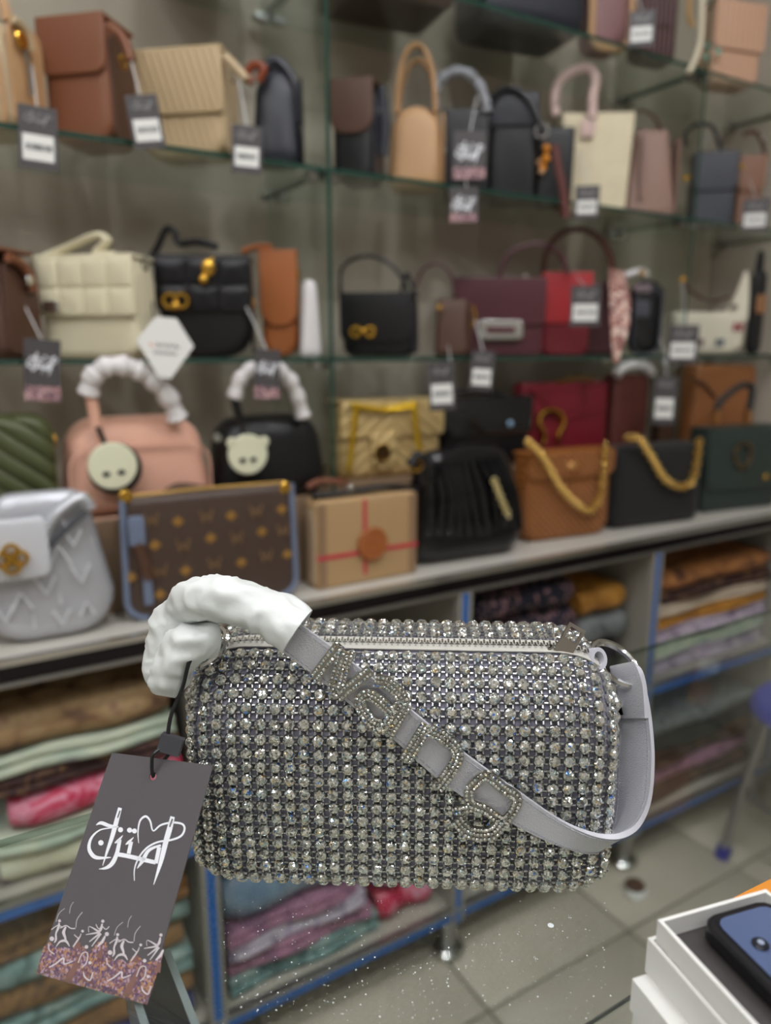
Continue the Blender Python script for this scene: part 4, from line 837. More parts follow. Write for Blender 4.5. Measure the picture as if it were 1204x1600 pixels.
WHB = L('white_leather', (218, 212, 192), .5); hb = slab(rrect(b.W, b.H, .035, .012), b.D, .02); b.p('body', hb, WHB); b.p('strap', MB().ribbon([Vector(q) for q in spline([b.at(1128, 492, -.01), b.at(1144, 470, -.015), b.at(1156, 440, -.02), b.at(1162, 424, -.025)], 5)], [Vector(q) for q in spline([b.at(1166, 500, -.01), b.at(1168, 470, -.015), b.at(1168, 440, -.02), b.at(1166, 424, -.025)], 5)], .012), WHB); wl = lambda x, y, Y: b.m.inverted() @ PY(x, y, Y); b.p('chain_strap', MB().tube([Vector(q) for q in spline([wl(1066, 440, 1.206), wl(1080, 456, 1.203), wl(1098, 466, 1.203), b.at(1118, 470, -.0), b.at(1140, 462, -.006)], 5)], .004, 8), LDBR); b.p('ring', MB().disc(wl(1066, 437, 1.2), (0, 1, 0), .008, .005, 16), GOLD)
def butterfly(x, y, col, k=1.0):
    m = mat('butterfly_%d_%d' % (x, y), col, .6); c = b.at(x, y, .002); mb = MB()
    for sx in (-1, 1):
        for dz, r in ((.005, .006), (-.004, .0045)): mb.disc(c + Vector((sx * .006 * k, -.001, dz * k)), (0, 1, 0), r * k, .002, 10)
    b.p('butterfly_print', mb, m)
butterfly(1152, 512, (150, 50, 70), 1.2); butterfly(1092, 536, (90, 60, 70)); butterfly(1124, 536, (60, 80, 96)); butterfly(1146, 480, (90, 60, 56), .7)
b = Bag('hanging_pouch', 'black pouch with a rose gold front hanging by the side wall', (1181, 1197, 420, 548), ZM, 1.228, -15, .03); b.body(LBLK, .02, .02); b.plate(1183, 460, 1195, 490, mat('rose_gold', (226, 176, 140), .2, 1.0), .004, .004, 'mirror_plate'); b.handle(LBLK, .05, -.3, .1, .006)
# --- ledge, back row on the riser
ZR = 1.03
b = Bag('quilted_handbag', 'olive green chevron quilted handbag beside the pink bag', (-110, 90, 652, 800), ZR, 1.185, 3, .09); b.body(wavemat('olive_quilt', (74, 80, 46), .42, 130, .9, .6, False), .02, .03, 1, .018); b.hw(1, .75)
b = Bag('bowling_handbag', 'peach pink bowling handbag with white wrapped handle and panda charm', (98, 336, 656, 800), ZR, 1.187, 2, .13); b.body(LPNK, .02, .05, .9, .035, .85); b.p('front_seam', MB().tube([(x, -.001, z) for x, z in rrect(b.W * .93, b.H * .74, .015, .035)], .0018, 6, 0, False, True), LPNK)
wrap(b, [(138, 616), (146, 588), (170, 572), (205, 574), (235, 590), (262, 620), (278, 655)], .0150, lean=.018); b.path([(150, 666), (146, 640), (140, 612)], LPNK, .009, .002, 'handle'); b.path([(148, 655), (158, 680), (170, 708)], BLACKP, .004, .006, 'charm_strap')
PANDA = mat('panda_cream', (226, 226, 196), .5); c = b.p('panda_charm', MB().disc(b.at(180, 732, .018), (0, 1, 0), .040, .006, 24), BLACKP); b.p('panda_face', MB().disc(b.at(176, 728, .024), (0, 1, 0), .036, .006, 24), PANDA, c)
for x, y, r in ((166, 741, .005), (190, 738, .005)): b.p('panda_eye', MB().sphere(b.at(x, y, .028), r, 0, 8, 5, (1.2, .4, .8)), BLACKP, c)
b = Bag('bowling_handbag', 'black bowling handbag with white wrapped handle and panda charm', (343, 517, 652, 790), ZR, 1.187, 2, .11); b.body(LBLK, .03, .05, .92, .035, .85)
wrap(b, [(366, 622), (376, 592), (396, 576), (425, 574), (450, 590), (464, 618), (474, 652)], .0125, lean=.012); b.path([(376, 660), (370, 640), (366, 622)], LBLK, .008, .002, 'handle'); b.path([(372, 648), (380, 670), (384, 690)], BLACKP, .003, .006, 'charm_strap')
c = b.p('panda_charm', MB().disc(b.at(387, 710, .018), (0, 1, 0), .034, .006, 24), PANDA)
for x, y, r in ((362, 692, .009), (412, 690, .009)): b.p('panda_ear', MB().disc(b.at(x, y, .018), (0, 1, 0), r, .006, 12), PANDA, c)
for x, y, r in ((379, 719, .005), (396, 718, .005)): b.p('panda_eye', MB().sphere(b.at(x, y, .023), r, 0, 8, 5, (1.2, .4, .8)), BLACKP, c)
b.p('side_stud', MB().disc(b.at(340, 684, .002), (0, 1, 0), .008, .005, 12), CHROME)
b = Bag('chevron_handbag', 'pale gold chevron quilted handbag with a yellow chain and round medallion', (532, 690, 628, 768), ZR, 1.285, 6, .09); GQ = wavemat('gold_quilt', (206, 178, 122), .4, 150, .9, .35, True, .1); b.body(GQ, .02, .02, 1, .02); b.flap(GQ, .48, .012)
b.p('flap_tongue', slab(rrect(.054, .075, .026, .01), .008, .004).xf(Matrix.Translation(b.at(600, 735, .012))), GQ); b.knob(598, 707, .0165, mat('aged_brass', (110, 84, 52), .35, .9), .016, 'medallion', .005); b.p('medallion_rim', MB().torus(b.at(598, 707, .02), (1, 0, 0), (0, 0, 1), .0165, .002, 20, 6), GOLD)
YC = mat('yellow_chain', (214, 176, 30), .3, .8)
for pts in ([(556, 640), (552, 680), (544, 740)], [(648, 640), (650, 670), (656, 705)], [(553, 634), (600, 640), (648, 632)]): chain(b, pts, YC, .006, .0022, 'chain_link', .016)
b = Bag('flap_handbag', 'black patent flap handbag with a twin ring clasp', (692, 828, 622, 735), ZR, 1.29, 8, .09); b.body(LBLK, .015, .012); b.flap(mat('black_patent', (18, 20, 23), .12, coat=.8), .56, .012)
b.p('clasp', MB().torus(b.at(722, 704, .016), (1, 0, 0), (0, 0, 1), .015, .003, 18, 6).torus(b.at(741, 704, .016), (1, 0, 0), (0, 0, 1), .015, .003, 18, 6), mat('gun_metal', (90, 90, 94), .2, 1.0)); b.knob(797, 662, .0075, mat('blue_sparkle', (170, 205, 235), .1, .6), .012, 'stud'); b.path([(697, 622), (712, 612), (760, 612), (815, 628), (826, 640)], LBLK, .006, -.01, 'strap')  # the pale blue disc stands for a light sparkle on the patent flap
b = Bag('envelope_handbag', 'wine red envelope handbag with a gold horseshoe clasp', (816, 948, 598, 700), ZR, 1.31, 6, .05); b.body(LWIN, .01, .008, 1, .008); b.p('flap_edge', MB().tube([b.at(826, 606, .003), b.at(880, 655, .003), b.at(948, 640, .003)], .0025, 6), LWIN)
b.p('horseshoe_clasp', MB().tube([Vector(q) for q in spline([b.at(x, y, .012) for x, y in ((848, 694), (850, 678), (842, 662), (846, 646), (860, 641), (875, 646), (880, 662), (872, 678), (872, 692))], 5)], .0058, 8), GOLD); b.path([(868, 598), (900, 590), (928, 593)], GOLD, .003, .0, 'chain')
b = Bag('tote_bag', 'maroon tote with a foam wrapped top behind the wine red bag', (960, 1014, 584, 695), ZR, 1.285, 6, .06); b.body(LMAR, .01, .02, 1.04, .015); wrap(b, [(962, 586), (974, 574), (990, 570), (1008, 572), (1018, 584)], .012)
b = Bag('tote_bag', 'dark brown tote between the maroon tote and the saddle brown tote', (1034, 1062, 588, 700), ZR, 1.31, 12, .05); b.body(LDBR, .01, .012, 1.05, .015)
b = Bag('tote_bag', 'saddle brown tote behind the dark green handbag', (1084, 1182, 570, 680), ZR, 1.275, 12, .10); b.body(L('saddle_leather', (150, 96, 56)), .012, .016, .95, .015); b.p('flap_fold', MB().tube([b.at(1078, 590, .004), b.at(1100, 600, .006), b.at(1118, 622, .004)], .004, 6), LDBR)
# --- ledge, front row
SILV = mat('silver_embossed', (190, 192, 198), .32, .35, bump=.9, bscale=26)
b = Bag('hobo_handbag', 'silver white embossed hobo handbag at the ledge front', (-40, 180, 772, 992), ZL, None, 2, .062); b.body(SILV, .06, .03, .72, .03, .5)
b.path([(60, 850), (86, 804), (124, 776), (142, 794)], SILV, .008, .002, 'strap', 1.5); b.path([(70, 862), (104, 826), (140, 796)], LSLA, .004, .004, 'zip')
EMB = mat('white_relief', (226, 228, 232), .35, .2)
for x, y, k, kind in ((100, 820, 1, 'A'), (138, 812, 1.2, 'A'), (168, 840, 1, 'V'), (84, 862, .9, 'N'), (128, 868, 1.3, 'A'), (165, 896, 1.2, 'V'), (90, 915, 1.2, 'V'), (128, 930, 1, 'N'), (40, 940, 1.2, 'A'), (10, 960, 1, 'V'), (75, 965, 1.2, 'N'), (160, 950, .9, 'A'), (112, 965, 1, 'V')):
    c = b.at(x * (.62 + .26 * (y - 800) / 170), y, .001); u_ = .011 * k; sg = {'A': ((-1, -1), (0, 1), (1, -1)), 'V': ((-1, 1), (0, -1), (1, 1)), 'N': ((-.8, -1), (-.8, 1), (.8, -1), (.8, 1))}[kind]
    b.p('relief_motif', MB().tube([c + Vector((px_ * u_, 0, pz_ * u_)) for px_, pz_ in sg], .0024, 5), EMB)
fl_ = b.p('front_flap', slab(rrect(.14, .085, .012, .012), .012, .005).xf(Matrix.Translation(b.at(-6, 912, .016))), mat('cool_white_leather', (206, 208, 214), .4))
cl = MB()
for a in range(4): cl.torus(b.at(18, 874, .024) + Vector((.010 * math.cos(a * math.pi / 2), 0, .010 * math.sin(a * math.pi / 2))), (1, 0, 0), (0, 0, 1), .0095, .003, 14, 6)
b.p('clover_clasp', cl, GOLD, fl_); b.p('clover_center', MB().disc(b.at(18, 874, .024), (0, 1, 0), .009, .004, 12), BLACKP, fl_); b.p('side_ring', MB().torus((b.W / 2 * .74, b.D / 2, b.H * .9), (0, 1, 0), (0, 0, 1), .009, .0022, 16, 6), GOLD)
b = Bag('monogram_handbag', 'brown shoulder bag with gold motifs and pale blue piping on the ledge', (192, 462, 768, 944), ZL, None, 2, .048)
MONO = mat('brown_canvas', (74, 58, 50), .45, bump=.2, bscale=600); b.body(MONO, .03, .008, .97, .012)
PBL = L('pale_blue_leather', (112, 124, 148), .5); b.p('piping', MB().tube([(x, .002, z) for x, z in rrect(b.W * 1.0, b.H, .03, .008, .97)][:8], .005, 8).xf(Matrix.Translation((0, 0, .005))), PBL); b.p('piping', MB().tube([(-x, .002, z) for x, z in rrect(b.W * 1.0, b.H, .03, .008, .97)][:8], .005, 8).xf(Matrix.Translation((0, 0, .005))), PBL)
b.p('zip', MB().tube([(-b.W * .48, .02, b.H), (0, .02, b.H + .002), (b.W * .48, .02, b.H)], .0024, 6), mat('zip_brass', (150, 120, 66), .35, 1.0))
b.plate(198, 808, 228, 852, PBL, .006, .006, 'strap_tab'); b.plate(222, 894, 240, 944, PBL, .006, .006, 'strap_tab'); b.path([(214, 850), (226, 880), (232, 905)], LDBR, .006, .006, 'strap', 1.5)
GP = mat('gold_motif_print', (150, 110, 50), .45); GP2 = mat('bronze_motif_print', (124, 96, 66), .5); motif = []
def flower(x, y):
    c = b.at(x, y, .0012); mb = MB()
    for a in range(4): mb.disc(c + Vector((.0048 * math.cos(a * math.pi / 2), 0, .0042 * math.sin(a * math.pi / 2))), (0, 1, 0), .0042, .0012, 8)
    b.p('motif', mb.disc(c, (0, 1, 0), .005, .0014, 8), GP)
def crown(x, y):
    c = b.at(x, y, .0012); mb = MB()
    for pts in (((-.010, .010), (-.006, -.010)), ((-.006, -.010), (0, .004)), ((0, .004), (.006, -.010)), ((.006, -.010), (.010, .010))): mb.tube([c + Vector((pts[0][0], 0, pts[0][1])), c + Vector((pts[1][0], 0, pts[1][1]))], .0018, 4)
    b.p('motif', mb, GP2)
for x, y in ((278, 815), (361, 806), (440, 796), (242, 852), (329, 841), (409, 831), (290, 892), (377, 879), (449, 866), (250, 929), (204, 902)): flower(x, y)
for x, y in ((236, 812), (322, 806), (400, 798), (286, 852), (370, 840), (442, 828), (335, 880), (416, 868), (250, 892)): crown(x, y)
b.knob(446, 762, .010, GOLD, .0, 'strap_ring'); b.knob(196, 776, .010, GOLD, .0, 'strap_ring'); b.path([(258, 770), (280, 760), (320, 764), (340, 770)], LDBR, .006, -.03, 'strap')
b = Bag('box_handbag', 'beige check box handbag with red stripes and round leather medallion', (494, 652, 776, 902), ZL, None, 0, .05)
CHK = mat('check_canvas', (178, 146, 104), .65, bump=.2, bscale=600); b.body(CHK, .006, .012, 1, .006); b.gusset(L('pale_check', (200, 176, 146)), -1)
STR = mat('red_stripe', (190, 52, 66), .65); SHD = mat('brown_stripe', (140, 112, 84), .65)
b.p('stripe', MB().bbox((-b.W / 2 + .001, -.0012, b.H * .34), (b.W / 2 - .001, .001, b.H * .39)), STR); b.p('stripe', MB().bbox((-.012, -.0012, b.H * .1), (-.005, .001, b.H * .97)), STR)
for sx in (-1, 1): b.p('stripe', MB().bbox((sx * b.W * .485, -.0010, .006), (sx * b.W * .41, .001, b.H * .97)), SHD)
b.knob(582, 850, .031, LCAR, .006, 'medallion', .006); b.p('medallion_relief', MB().torus(b.at(582, 850, .009), (1, 0, 0), (0, 0, 1), .026, .0015, 20, 6).torus(b.at(582, 850, .009), (1, 0, 0), (0, 0, 1), .012, .002, 5, 6), LCAR); b.path([(488, 774), (520, 772), (560, 766), (610, 760), (650, 766)], LBLK, .006, -.02, 'strap', 1.5); b.path([(480, 762), (500, 752), (540, 754)], L('brown_strap', (120, 72, 50)), .006, -.05, 'strap'); b.knob(548, 764, .006, CHROME, -.01, 'zip_stud')
BP = mat('black_glossy_nappa', (14, 14, 17), .2, bump=.2, bscale=80)
b = Bag('pleated_handbag', 'black glossy pleated soft handbag beside the check box bag', (650, 830, 704, 868), ZL, None, 4, .10); b.body(BP, .045, .05, .84, .045, .5)
rp = random.Random(5)
for i in range(11):
    t = (i - 5) / 5; x0 = t * b.W * .30 - .02; x1 = t * b.W * .42 + .012
    b.p('pleat', MB().tube([Vector(q) for q in spline([(x0, .018, b.H * .93), ((x0 + x1) / 2 + .006 * math.sin(i), .002, b.H * .62), (x1, .004 + .012 * abs(t), b.H * .22)], 4)], [.003 + .006 * math.sin(math.pi * q / 8) for q in range(9)], 7), BP)
chain(b, [(772, 752), (782, 778), (794, 806)], mat('pale_gold', (214, 200, 150), .25, 1.0), .007, .0026); b.p('handle_ring', MB().torus(b.at(650, 726, .0), (1, 0, 0), (0, 0, 1), .012, .004, 14, 6), GOLD); wrap(b, [(640, 728), (652, 712), (668, 724), (672, 750)], .009, LBLK, .004, 'strap')
b = Bag('crossbody_bag', 'caramel diamond quilted bag with a thick gold chain on its front', (824, 954, 708, 828), ZL, None, 6, .06); b.body(diamat('caramel_quilt', (160, 98, 42), .45, 190, 1.0), .03, .01, 1, .014); b.flap(MC[('caramel_quilt',)], .3, .02)
PG = mat('chain_gold', (226, 190, 112), .25, 1.0); chain(b, [(826, 692), (848, 714), (876, 762), (904, 790), (922, 796), (936, 778), (942, 740), (946, 688)], PG, .0092, .0034, 'chain_link', .016); b.p('brooch', MB().sphere(b.at(894, 728, .010), .010, 0, 10, 6, (1.4, .5, .9)), mat('tan_enamel', (214, 160, 96), .2, .5))
b = Bag('quilted_handbag', 'black plush handbag with a thick gold chain beside the caramel bag', (962, 1100, 696, 806), ZL, None, 6, .08); b.body(mat('black_plush', (16, 15, 17), .8, bump=.8, bscale=60, sheen=.1), .02, .02, .96, .025); chain(b, [(980, 684), (998, 686), (1016, 712), (1038, 748), (1062, 760), (1080, 752), (1088, 720), (1092, 684)], PG, .0098, .0036, 'chain_link', .014)
b = Bag('flap_handbag', 'dark green croc handbag with black top handle and gold buckle', (1104, 1218, 670, 778), ZL, None, 8, .07); b.body(LGRN, .01, .01, 1, .01); b.flap(wavemat('green_croc', (46, 60, 56), .45, 300, .2, .3), .75, .03); b.path([(1118, 656), (1122, 632), (1140, 614), (1160, 602), (1174, 606), (1170, 640), (1168, 656)], mat('black_wrap', (36, 42, 44), .5), .0085, -.01, 'handle')
for x in (1118, 1168): b.p('handle_stud', MB().tube([b.at(x, 660, -.01), b.at(x, 640, -.01)], .010, 10), mat('copper_gold', (206, 150, 100), .3, 1.0))
b.p('buckle', MB().tube([Vector(q) for q in spline([b.at(x, y, .013) for x, y in ((1146, 708), (1158, 694), (1172, 696), (1170, 720), (1158, 732), (1146, 712))], 4)], .004, 8), mat('dull_gold', (140, 116, 88), .3, 1.0)); b.knob(1196, 745, .008, GOLD, .013, 'stud')
# --- top shelf
b = Bag('duffel_bag', 'large black handbag on the top shelf above the tan dome bag', (760, 925, -120, 38), ZT, 1.25, 10, .16); b.body(LNAV, .03, .03, 1, .03)
b = Bag('tote_bag', 'brown handbag on the top shelf above the glass divider', (540, 720, -150, -10), ZT, 1.27, 8, .17); b.body(LDBR, .02, .03, 1, .02)
b = Bag('tote_bag', 'dark grey handbag on the top shelf in the first bay', (250, 430, -200, -40), ZT, 1.27, 8, .17); b.body(LSLA, .02, .03, 1, .02)
b = Bag('round_handbag', 'mauve handbag with tan trim on the top shelf', (926, 988, -70, 60), ZT, 1.25, 20, .08); b.body(L('mauve_leather', (128, 92, 92)), .03, .03, 1, .02); b.p('trim', MB().tube([(x, .0, z) for x, z in rrect(b.W, b.H, .03, .03)], .008, 6, 0, False, True), LTAN); b.gusset(LTAN)
b = Bag('quilted_handbag', 'dark maroon ribbed handbag on the top shelf with a cream chain strap', (1006, 1066, -80, 84), ZT, 1.245, 8, .06); b.body(wavemat('maroon_rib', (82, 54, 54), .45, 240, 0, .6), .02, .02, 1, .02); b.plate(1016, 36, 1050, 43, CHROME, .004, .004, 'zip'); b.path([(1098, -30), (1096, 20), (1094, 60), (1086, 92), (1075, 114)], L('cream_chain', (214, 204, 178)), .006, .06, 'strap', 1.0); b.path([(1080, -20), (1076, 20), (1082, 42)], L('gold_beads', (196, 160, 110), .3), .006, .02, 'bead_strap')
b = Bag('flap_handbag', 'blush croc flap handbag with a crystal brooch on the top shelf', (1116, 1192, 4, 112), ZT, 1.25, 14, .07); b.body(wavemat('blush_croc', (206, 164, 136), .5, 200, 0, .3), .02, .01, 1, .012); b.flap(MC[('blush_croc',)], .6, .012)
for x, y in ((1106, 72), (1104, 90), (1122, 80)): b.knob(x, y, .009, mat('brooch_stone', (190, 240, 225), .05, .8), .016, 'brooch_stone', .006)
# ------------------------------------------------------------------ hang tags on the shelf bags
TC = mat('shelf_tag_card', (74, 70, 72), .45); TPK = printed('tag_pink_foot', [(150, 110, 112), (196, 160, 160), (110, 84, 96)], 300, 'cells', .6, 0)
bpy.context.view_layer.update()
def seen(x, y):
    """first bag surface met along a pixel's direction"""
    dg = bpy.context.evaluated_depsgraph_get(); o = CAMP.copy(); d = ray(x, y).normalized()
    for _ in range(40):
        ok, p, n, i, ob, m_ = scene.ray_cast(dg, o, d)
        if not ok: return None
        r = ob
        while r.parent is not None: r = r.parent
        if r.get('category') in ('handbag', 'foam wrap') and p.y > 1.0: return p
        o = p + d * 1e-4
def shelf_tag(label, x0, y0, x1, y1, Y, style, top=None, tilt=0.0):
    """hanging card: pixel box of the card, hung at depth Y from the pixel top"""
    A = PY(x0, y0, Y); B = PY(x1, y1, Y); w_ = (PY(x1, (y0 + y1) / 2, Y) - PY(x0, (y0 + y1) / 2, Y)).length * .84; h = abs(A.z - B.z)
    c = PY((x0 + x1) / 2, y0, Y); fa = math.atan2(c.x, c.y)
    r = thing('hang_tag', label, 'hang tag', c, -fa * .9); r.rotation_euler = (0, tilt, -fa * .9)
    MB().bbox((-w_ / 2, -.0005, -h), (w_ / 2, .0005, 0)).obj('card', TC if style != 'white' else WHITEP, r, smooth=False)
    if style == 'logo':
        mp = lambda x, z: (-w_ * .42 + (x - 110) / 960 * w_ * .84, -.0009, -h * .22 - (z - 140) / 960 * w_ * .84)
        strokes_mesh([(p, (q * 1.5 if not isinstance(q, list) else [v * 1.5 for v in q])) for p, q in LOGO], mp).obj('calligraphy', WINK, r, smooth=False)
        MB().bbox((-w_ / 2, -.0009, -h), (w_ / 2, -.0004, -h * .76)).obj('foot_print', TPK, r, smooth=False)
    elif style == 'price':
        mp = lambda x, z: (-w_ * .36 + (x - 110) / 960 * w_ * .72, -.0009, -h * .08 - (z - 140) / 960 * w_ * .5)
        strokes_mesh(LOGO, mp).obj('calligraphy', mat('grey_tag_print', (150, 148, 148), .6), r, smooth=False)
        s_ = MB().bbox((-w_ * .4, -.0011, -h * .86), (w_ * .4, -.0004, -h * .45)).obj('price_sticker', WHITEP, r, smooth=False)
        mb = MB(); rr = random.Random(int(x0)); x = -w_ * .3
        while x < w_ * .3: d = rr.uniform(.02, .05) * w_; mb.bbox((x, -.0016, -h * .70), (x + d, -.0010, -h * .60)); x += d + rr.uniform(.015, .04) * w_
        mb.obj('barcode', INK, s_, smooth=False)
    if top:
        e = seen(*top) or PY(*top, Y + .03); pts = [c + Vector((0, 0, -.004))]
        for zz in (ZM, ZU, ZT):
            if c.z < zz + .003 < e.z:
                k = (zz + .004 - c.z) / (e.z - c.z); pts.append(Vector((c.x + (e.x - c.x) * k, 1.209, zz - .012))); pts.append(Vector((c.x + (e.x - c.x) * k, 1.2105, zz + .004)))
        pts.append(e); inv = (Matrix.Translation(c) @ r.rotation_euler.to_matrix().to_4x4()).inverted()
        MB().tube([inv @ p for p in pts], .0011, 5).obj('cord', CLEAR, r)
    return r
shelf_tag('price tag hanging over the shelf edge from the beige saddle bag', 22, 166, 94, 274, 1.19, 'price', (50, 100), .06)
shelf_tag('price tag hanging between the chestnut flap bag and the beige croc bag', 190, 148, 248, 240, 1.19, 'price', (205, 95), -.14)
shelf_tag('price tag hanging from the beige croc bag beside the ink blue bag', 360, 196, 412, 278, 1.19, 'price', (372, 120), .05)
shelf_tag('calligraphy tag hanging on the black tote with the grey wrapped handle', 710, 204, 758, 288, 1.21, 'logo', (745, 150))
shelf_tag('second calligraphy card below the shelf edge under the black tote', 704, 292, 746, 352, 1.185, 'logo', (724, 268))  # repeats the card of the tag above, lower down
shelf_tag('price tag hanging from the cream canvas tote', 902, 290, 934, 346, 1.19, 'price', (906, 240))
shelf_tag('price tag on the cocoa flap bag near the side wall', 1168, 310, 1196, 366, 1.19, 'price', (1170, 280))
shelf_tag('calligraphy tag hanging from the dark brown saddle bag', 32, 530, 100, 626, 1.19, 'logo', (40, 480), .08)
shelf_tag('calligraphy tag hanging from the black quilted bag', 396, 546, 440, 622, 1.14, 'logo', (385, 480), .05)
shelf_tag('price tag hanging below the small brown pouch bag', 668, 566, 708, 640, 1.19, 'price', (700, 540), -.06)
shelf_tag('price tag hanging from the burgundy satchel', 738, 548, 772, 610, 1.19, 'price', (742, 500), .05)
shelf_tag('price tag on the bright red and wine bag', 896, 446, 936, 512, 1.20, 'price', (900, 432))
shelf_tag('price tag hanging from the butterfly hobo bag', 1052, 508, 1086, 568, 1.19, 'price', (1066, 440))
shelf_tag('price tag hanging in front of the dark brown tote', 1028, 588, 1054, 662, 1.19, 'price', (1030, 528))
shelf_tag('price tag hanging from the mauve handbag on the top shelf', 988, 16, 1020, 84, 1.19, 'price', (990, -20))
# white diamond tag
r = thing('diamond_tag', 'white diamond shaped card tag hanging from the cream quilted bag', 'hang tag', PY(258, 500, 1.14), -.2)
h = .085; r.rotation_euler = (0, .1, -.2)
MB().loft([[(x, y, z) for x, z in ((-.014, .004), (.016, .004), (.043, -.034), (.012, -h), (-.006, -h), (-.040, -.034))] for y in (-.0005, .0005)]).obj('card', WHITEP, r, smooth=False)
strokes_mesh([([(-20 + i * 5, 36 + (i % 2) * 3), (-18 + i * 5, 40 - (i % 3))], 2.2) for i in range(2)], lambda x, y: (x / 1000, -.0009, -y / 1000)).obj('logo_mark', mat('orange_ink', (226, 110, 70), .6), r, smooth=False)
strokes_mesh([([(-10 + i * 4.2, 34 + (i % 2) * 3), (-8 + i * 4.2, 40 - (i % 3))], 2.2) for i in range(8)] + [([(-14 + i * 4.2, 46), (-12 + i * 4.2, 51 - (i % 2))], 1.8) for i in range(8)], lambda x, y: (x / 1000, -.0009, -y / 1000)).obj('print', INK, r, smooth=False)
dc = seen(238, 470); inv = (Matrix.Translation(r.location) @ r.rotation_euler.to_matrix().to_4x4()).inverted()
MB().tube([inv @ p for p in (Vector(r.location), Vector((r.location.x, 1.205, ZM + .006)), dc)], .0012, 5).obj('cord', BLACKP, r)
# ------------------------------------------------------------------ phone boxes on the counter
WB = mat('white_card_box', (222, 222, 218), .5, bump=.03, bscale=200); BLKF = mat('black_insert', (52, 48, 48), .5, bump=.1, bscale=90, var=.2, vscale=60)
h1 = .030; hr = .026
c0 = PZ(1027, 1437, ZG + h1 + hr); cx = PZ(1196, 1389, ZG + h1 + hr); e1 = (cx - c0); wid = e1.length; e1 = e1.normalized(); e2 = Vector((e1.y, -e1.x, 0)); ang = math.atan2(e1.y, e1.x); LN = .15
lb = thing('white_box', 'closed white card box under the open phone tray', 'box', Vector((0, 0, ZG)) + Vector((PZ(993, 1531, ZG + h1).x, PZ(993, 1531, ZG + h1).y, 0)), ang)
MB().bbox((0, -LN, .0), (wid + .012, 0, h1 * .5)).obj('base', WB, lb, smooth=False)
MB().bbox((-.001, -LN - .001, h1 * .5), (wid + .013, .001, h1)).obj('lid', WB, lb, smooth=False)
bx = thing('phone_box', 'open white box tray holding a phone on a black insert', 'box', (c0.x, c0.y, ZG + h1), ang)
t = .0016
def tray(w0, w1, l0, l1, z0, z1, th): 
    mb = MB(); mb.bbox((w0, -l1, z0), (w1, -l0, z0 + th)); z2 = z0 + th; mb.bbox((w0, -l0 - th, z2), (w1, -l0, z1)); mb.bbox((w0, -l1, z2), (w1, -l1 + th, z1)); mb.bbox((w0, -l1 + th, z2), (w0 + th, -l0 - th, z1)); mb.bbox((w1 - th, -l1 + th, z2), (w1, -l0 - th, z1)); return mb
tray(0, wid, 0, LN, 0, hr, t).obj('tray', WB, bx, smooth=False)
tray(-.0022, wid + .0022, -.0022, LN + .0022, .0, hr * .62, t).obj('outer_sleeve', WB, bx, smooth=False)
MB().bbox((t, -LN + t, t), (wid - t, -t, hr - .008)).obj('insert', BLKF, bx, smooth=False)
pw, pl = .036, .125
ph = thing('smartphone', 'black smartphone with a bluish back lying in the open white box', 'phone', Vector(bx.location) + e1 * (wid * .63) + e2 * (pl / 2 + .004) + Vector((0, 0, hr - .0078)), ang)
slab(rr2(pw, pl, .007), .008, .002).xf(Matrix.Rotation(math.radians(-90), 4, 'X') @ Matrix.Rotation(0, 4, 'Z')).xf(Matrix.Translation((0, 0, .008))).obj('case', mat('phone_case_black', (24, 24, 28), .25), ph)
slab(rr2(pw - .008, pl - .008, .005), .0008, .0003).xf(Matrix.Rotation(math.radians(-90), 4, 'X')).xf(Matrix.Translation((0, 0, .0088))).obj('back_panel', mat('phone_back_glass', (96, 112, 150), .12, .3), ph)
MB().disc((-pw * .18, pl * .34, .0092), (0, 0, 1), .0032, .0016, 16).obj('camera_ring', mat('camera_ring', (30, 32, 40), .2), ph); MB().disc((-pw * .18, pl * .34, .0101), (0, 0, 1), .0013, .0006, 12).obj('camera_lens', mat('camera_glass', (150, 160, 180), .1), ph)
# orange envelope behind the box
oc = PZ(1142, 1403, ZG + .003); od = PZ(1204, 1372, ZG + .003); oa = math.atan2(od.y - oc.y, od.x - oc.x)
oe = slab(rr2(.11, .03, .002), .003, .001).xf(Matrix.Rotation(math.radians(-90), 4, 'X')).xf(Matrix.Translation((.055, -.015, .003))).obj('orange_packet', mat('orange_paper', (214, 136, 44), .6)); oe.location = (oc.x, oc.y, ZG + .0003); oe.rotation_euler = (0, 0, oa); tag(oe, 'orange paper packet lying behind the open phone box', 'packet')
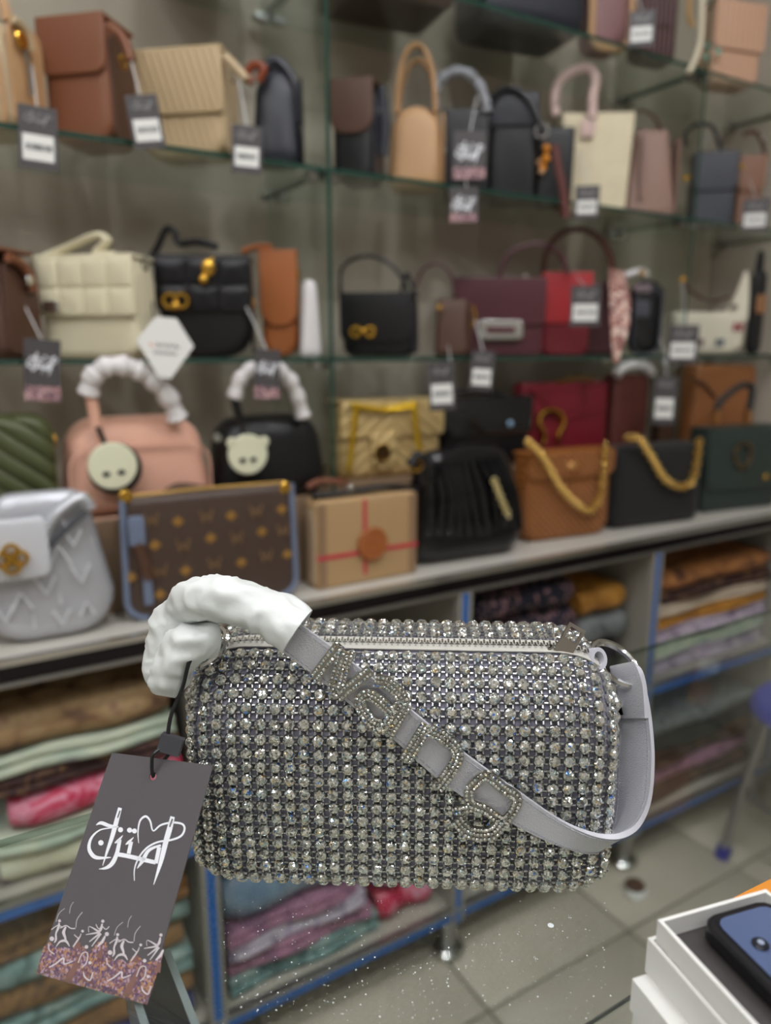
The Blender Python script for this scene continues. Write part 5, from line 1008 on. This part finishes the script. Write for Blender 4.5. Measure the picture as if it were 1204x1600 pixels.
# ------------------------------------------------------------------ stool in the aisle, bits on the floor, dust and painted crystal glints on the glass
BLS = mat('blue_plastic', (70, 76, 170), .45)
st = thing('stool', 'small stool with blue plastic seat and grey metal legs in the aisle', 'stool', (1.76, .86, 0))
sz = .43
MB().disc((0, 0, sz), (0, 0, 1), .155, .03, 32).obj('seat', BLS, st); MB().torus((0, 0, sz - .012), (1, 0, 0), (0, 1, 0), .15, .012, 28, 8).obj('seat_rim', BLS, st)
for sx, sy in ((-1, 1), (1, 1), (1, -1), (-1, -1)):
    top_ = Vector((sx * .085, sy * .085, sz - .02)); bot = Vector((sx * .150, sy * .125, .0))
    MB().tube([top_, bot + Vector((0, 0, .012))], .011, 10).obj('leg', STEEL, st); q = bot + (top_ - bot).normalized() * .03
    MB().tube([bot + Vector((0, 0, .001)), q], .018, 10).obj('foot_cap', mat('dark_blue_cap', (40, 44, 150), .4), st)
MB().torus((0, 0, .2), (.7071, .7071, 0), (-.7071, .7071, 0), .155, .006, 24, 6).obj('foot_ring', STEEL, st)
p = PZ(992, 1400, 0.0)
cp = thing('two_tone_disc', 'small white and brown disc lying on the floor tiles by the cabinet foot', 'cap', (p.x, p.y, 0)); MB().disc((0, 0, .012), (0, 0, 1), .026, .024, 18).obj('cap', WHITEP, cp); MB().disc((0, .004, .028), (0, 0, 1), .024, .010, 18).obj('disc_top', LDBR, cp)  # white disc with a slightly smaller brown disc on top
dm = MB(); rg = random.Random(11); SPECKM = mat('white_dust_and_glint', (225, 230, 232), .3)  # white beads model both dust and light glints cast by the crystals
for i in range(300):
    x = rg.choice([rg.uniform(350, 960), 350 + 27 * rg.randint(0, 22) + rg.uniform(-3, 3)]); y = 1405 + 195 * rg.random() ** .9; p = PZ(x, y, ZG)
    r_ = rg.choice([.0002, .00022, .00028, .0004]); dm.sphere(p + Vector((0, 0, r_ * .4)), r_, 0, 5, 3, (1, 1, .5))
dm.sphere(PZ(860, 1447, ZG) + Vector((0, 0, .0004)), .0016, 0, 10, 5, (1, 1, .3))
d = dm.obj('dust_and_glint_specks', SPECKM, None, kind='stuff'); tag(d, 'white dust specks and painted crystal glints on the counter glass before the crystal bag', 'glitter')  # category glitter here means dust specks and painted crystal glints
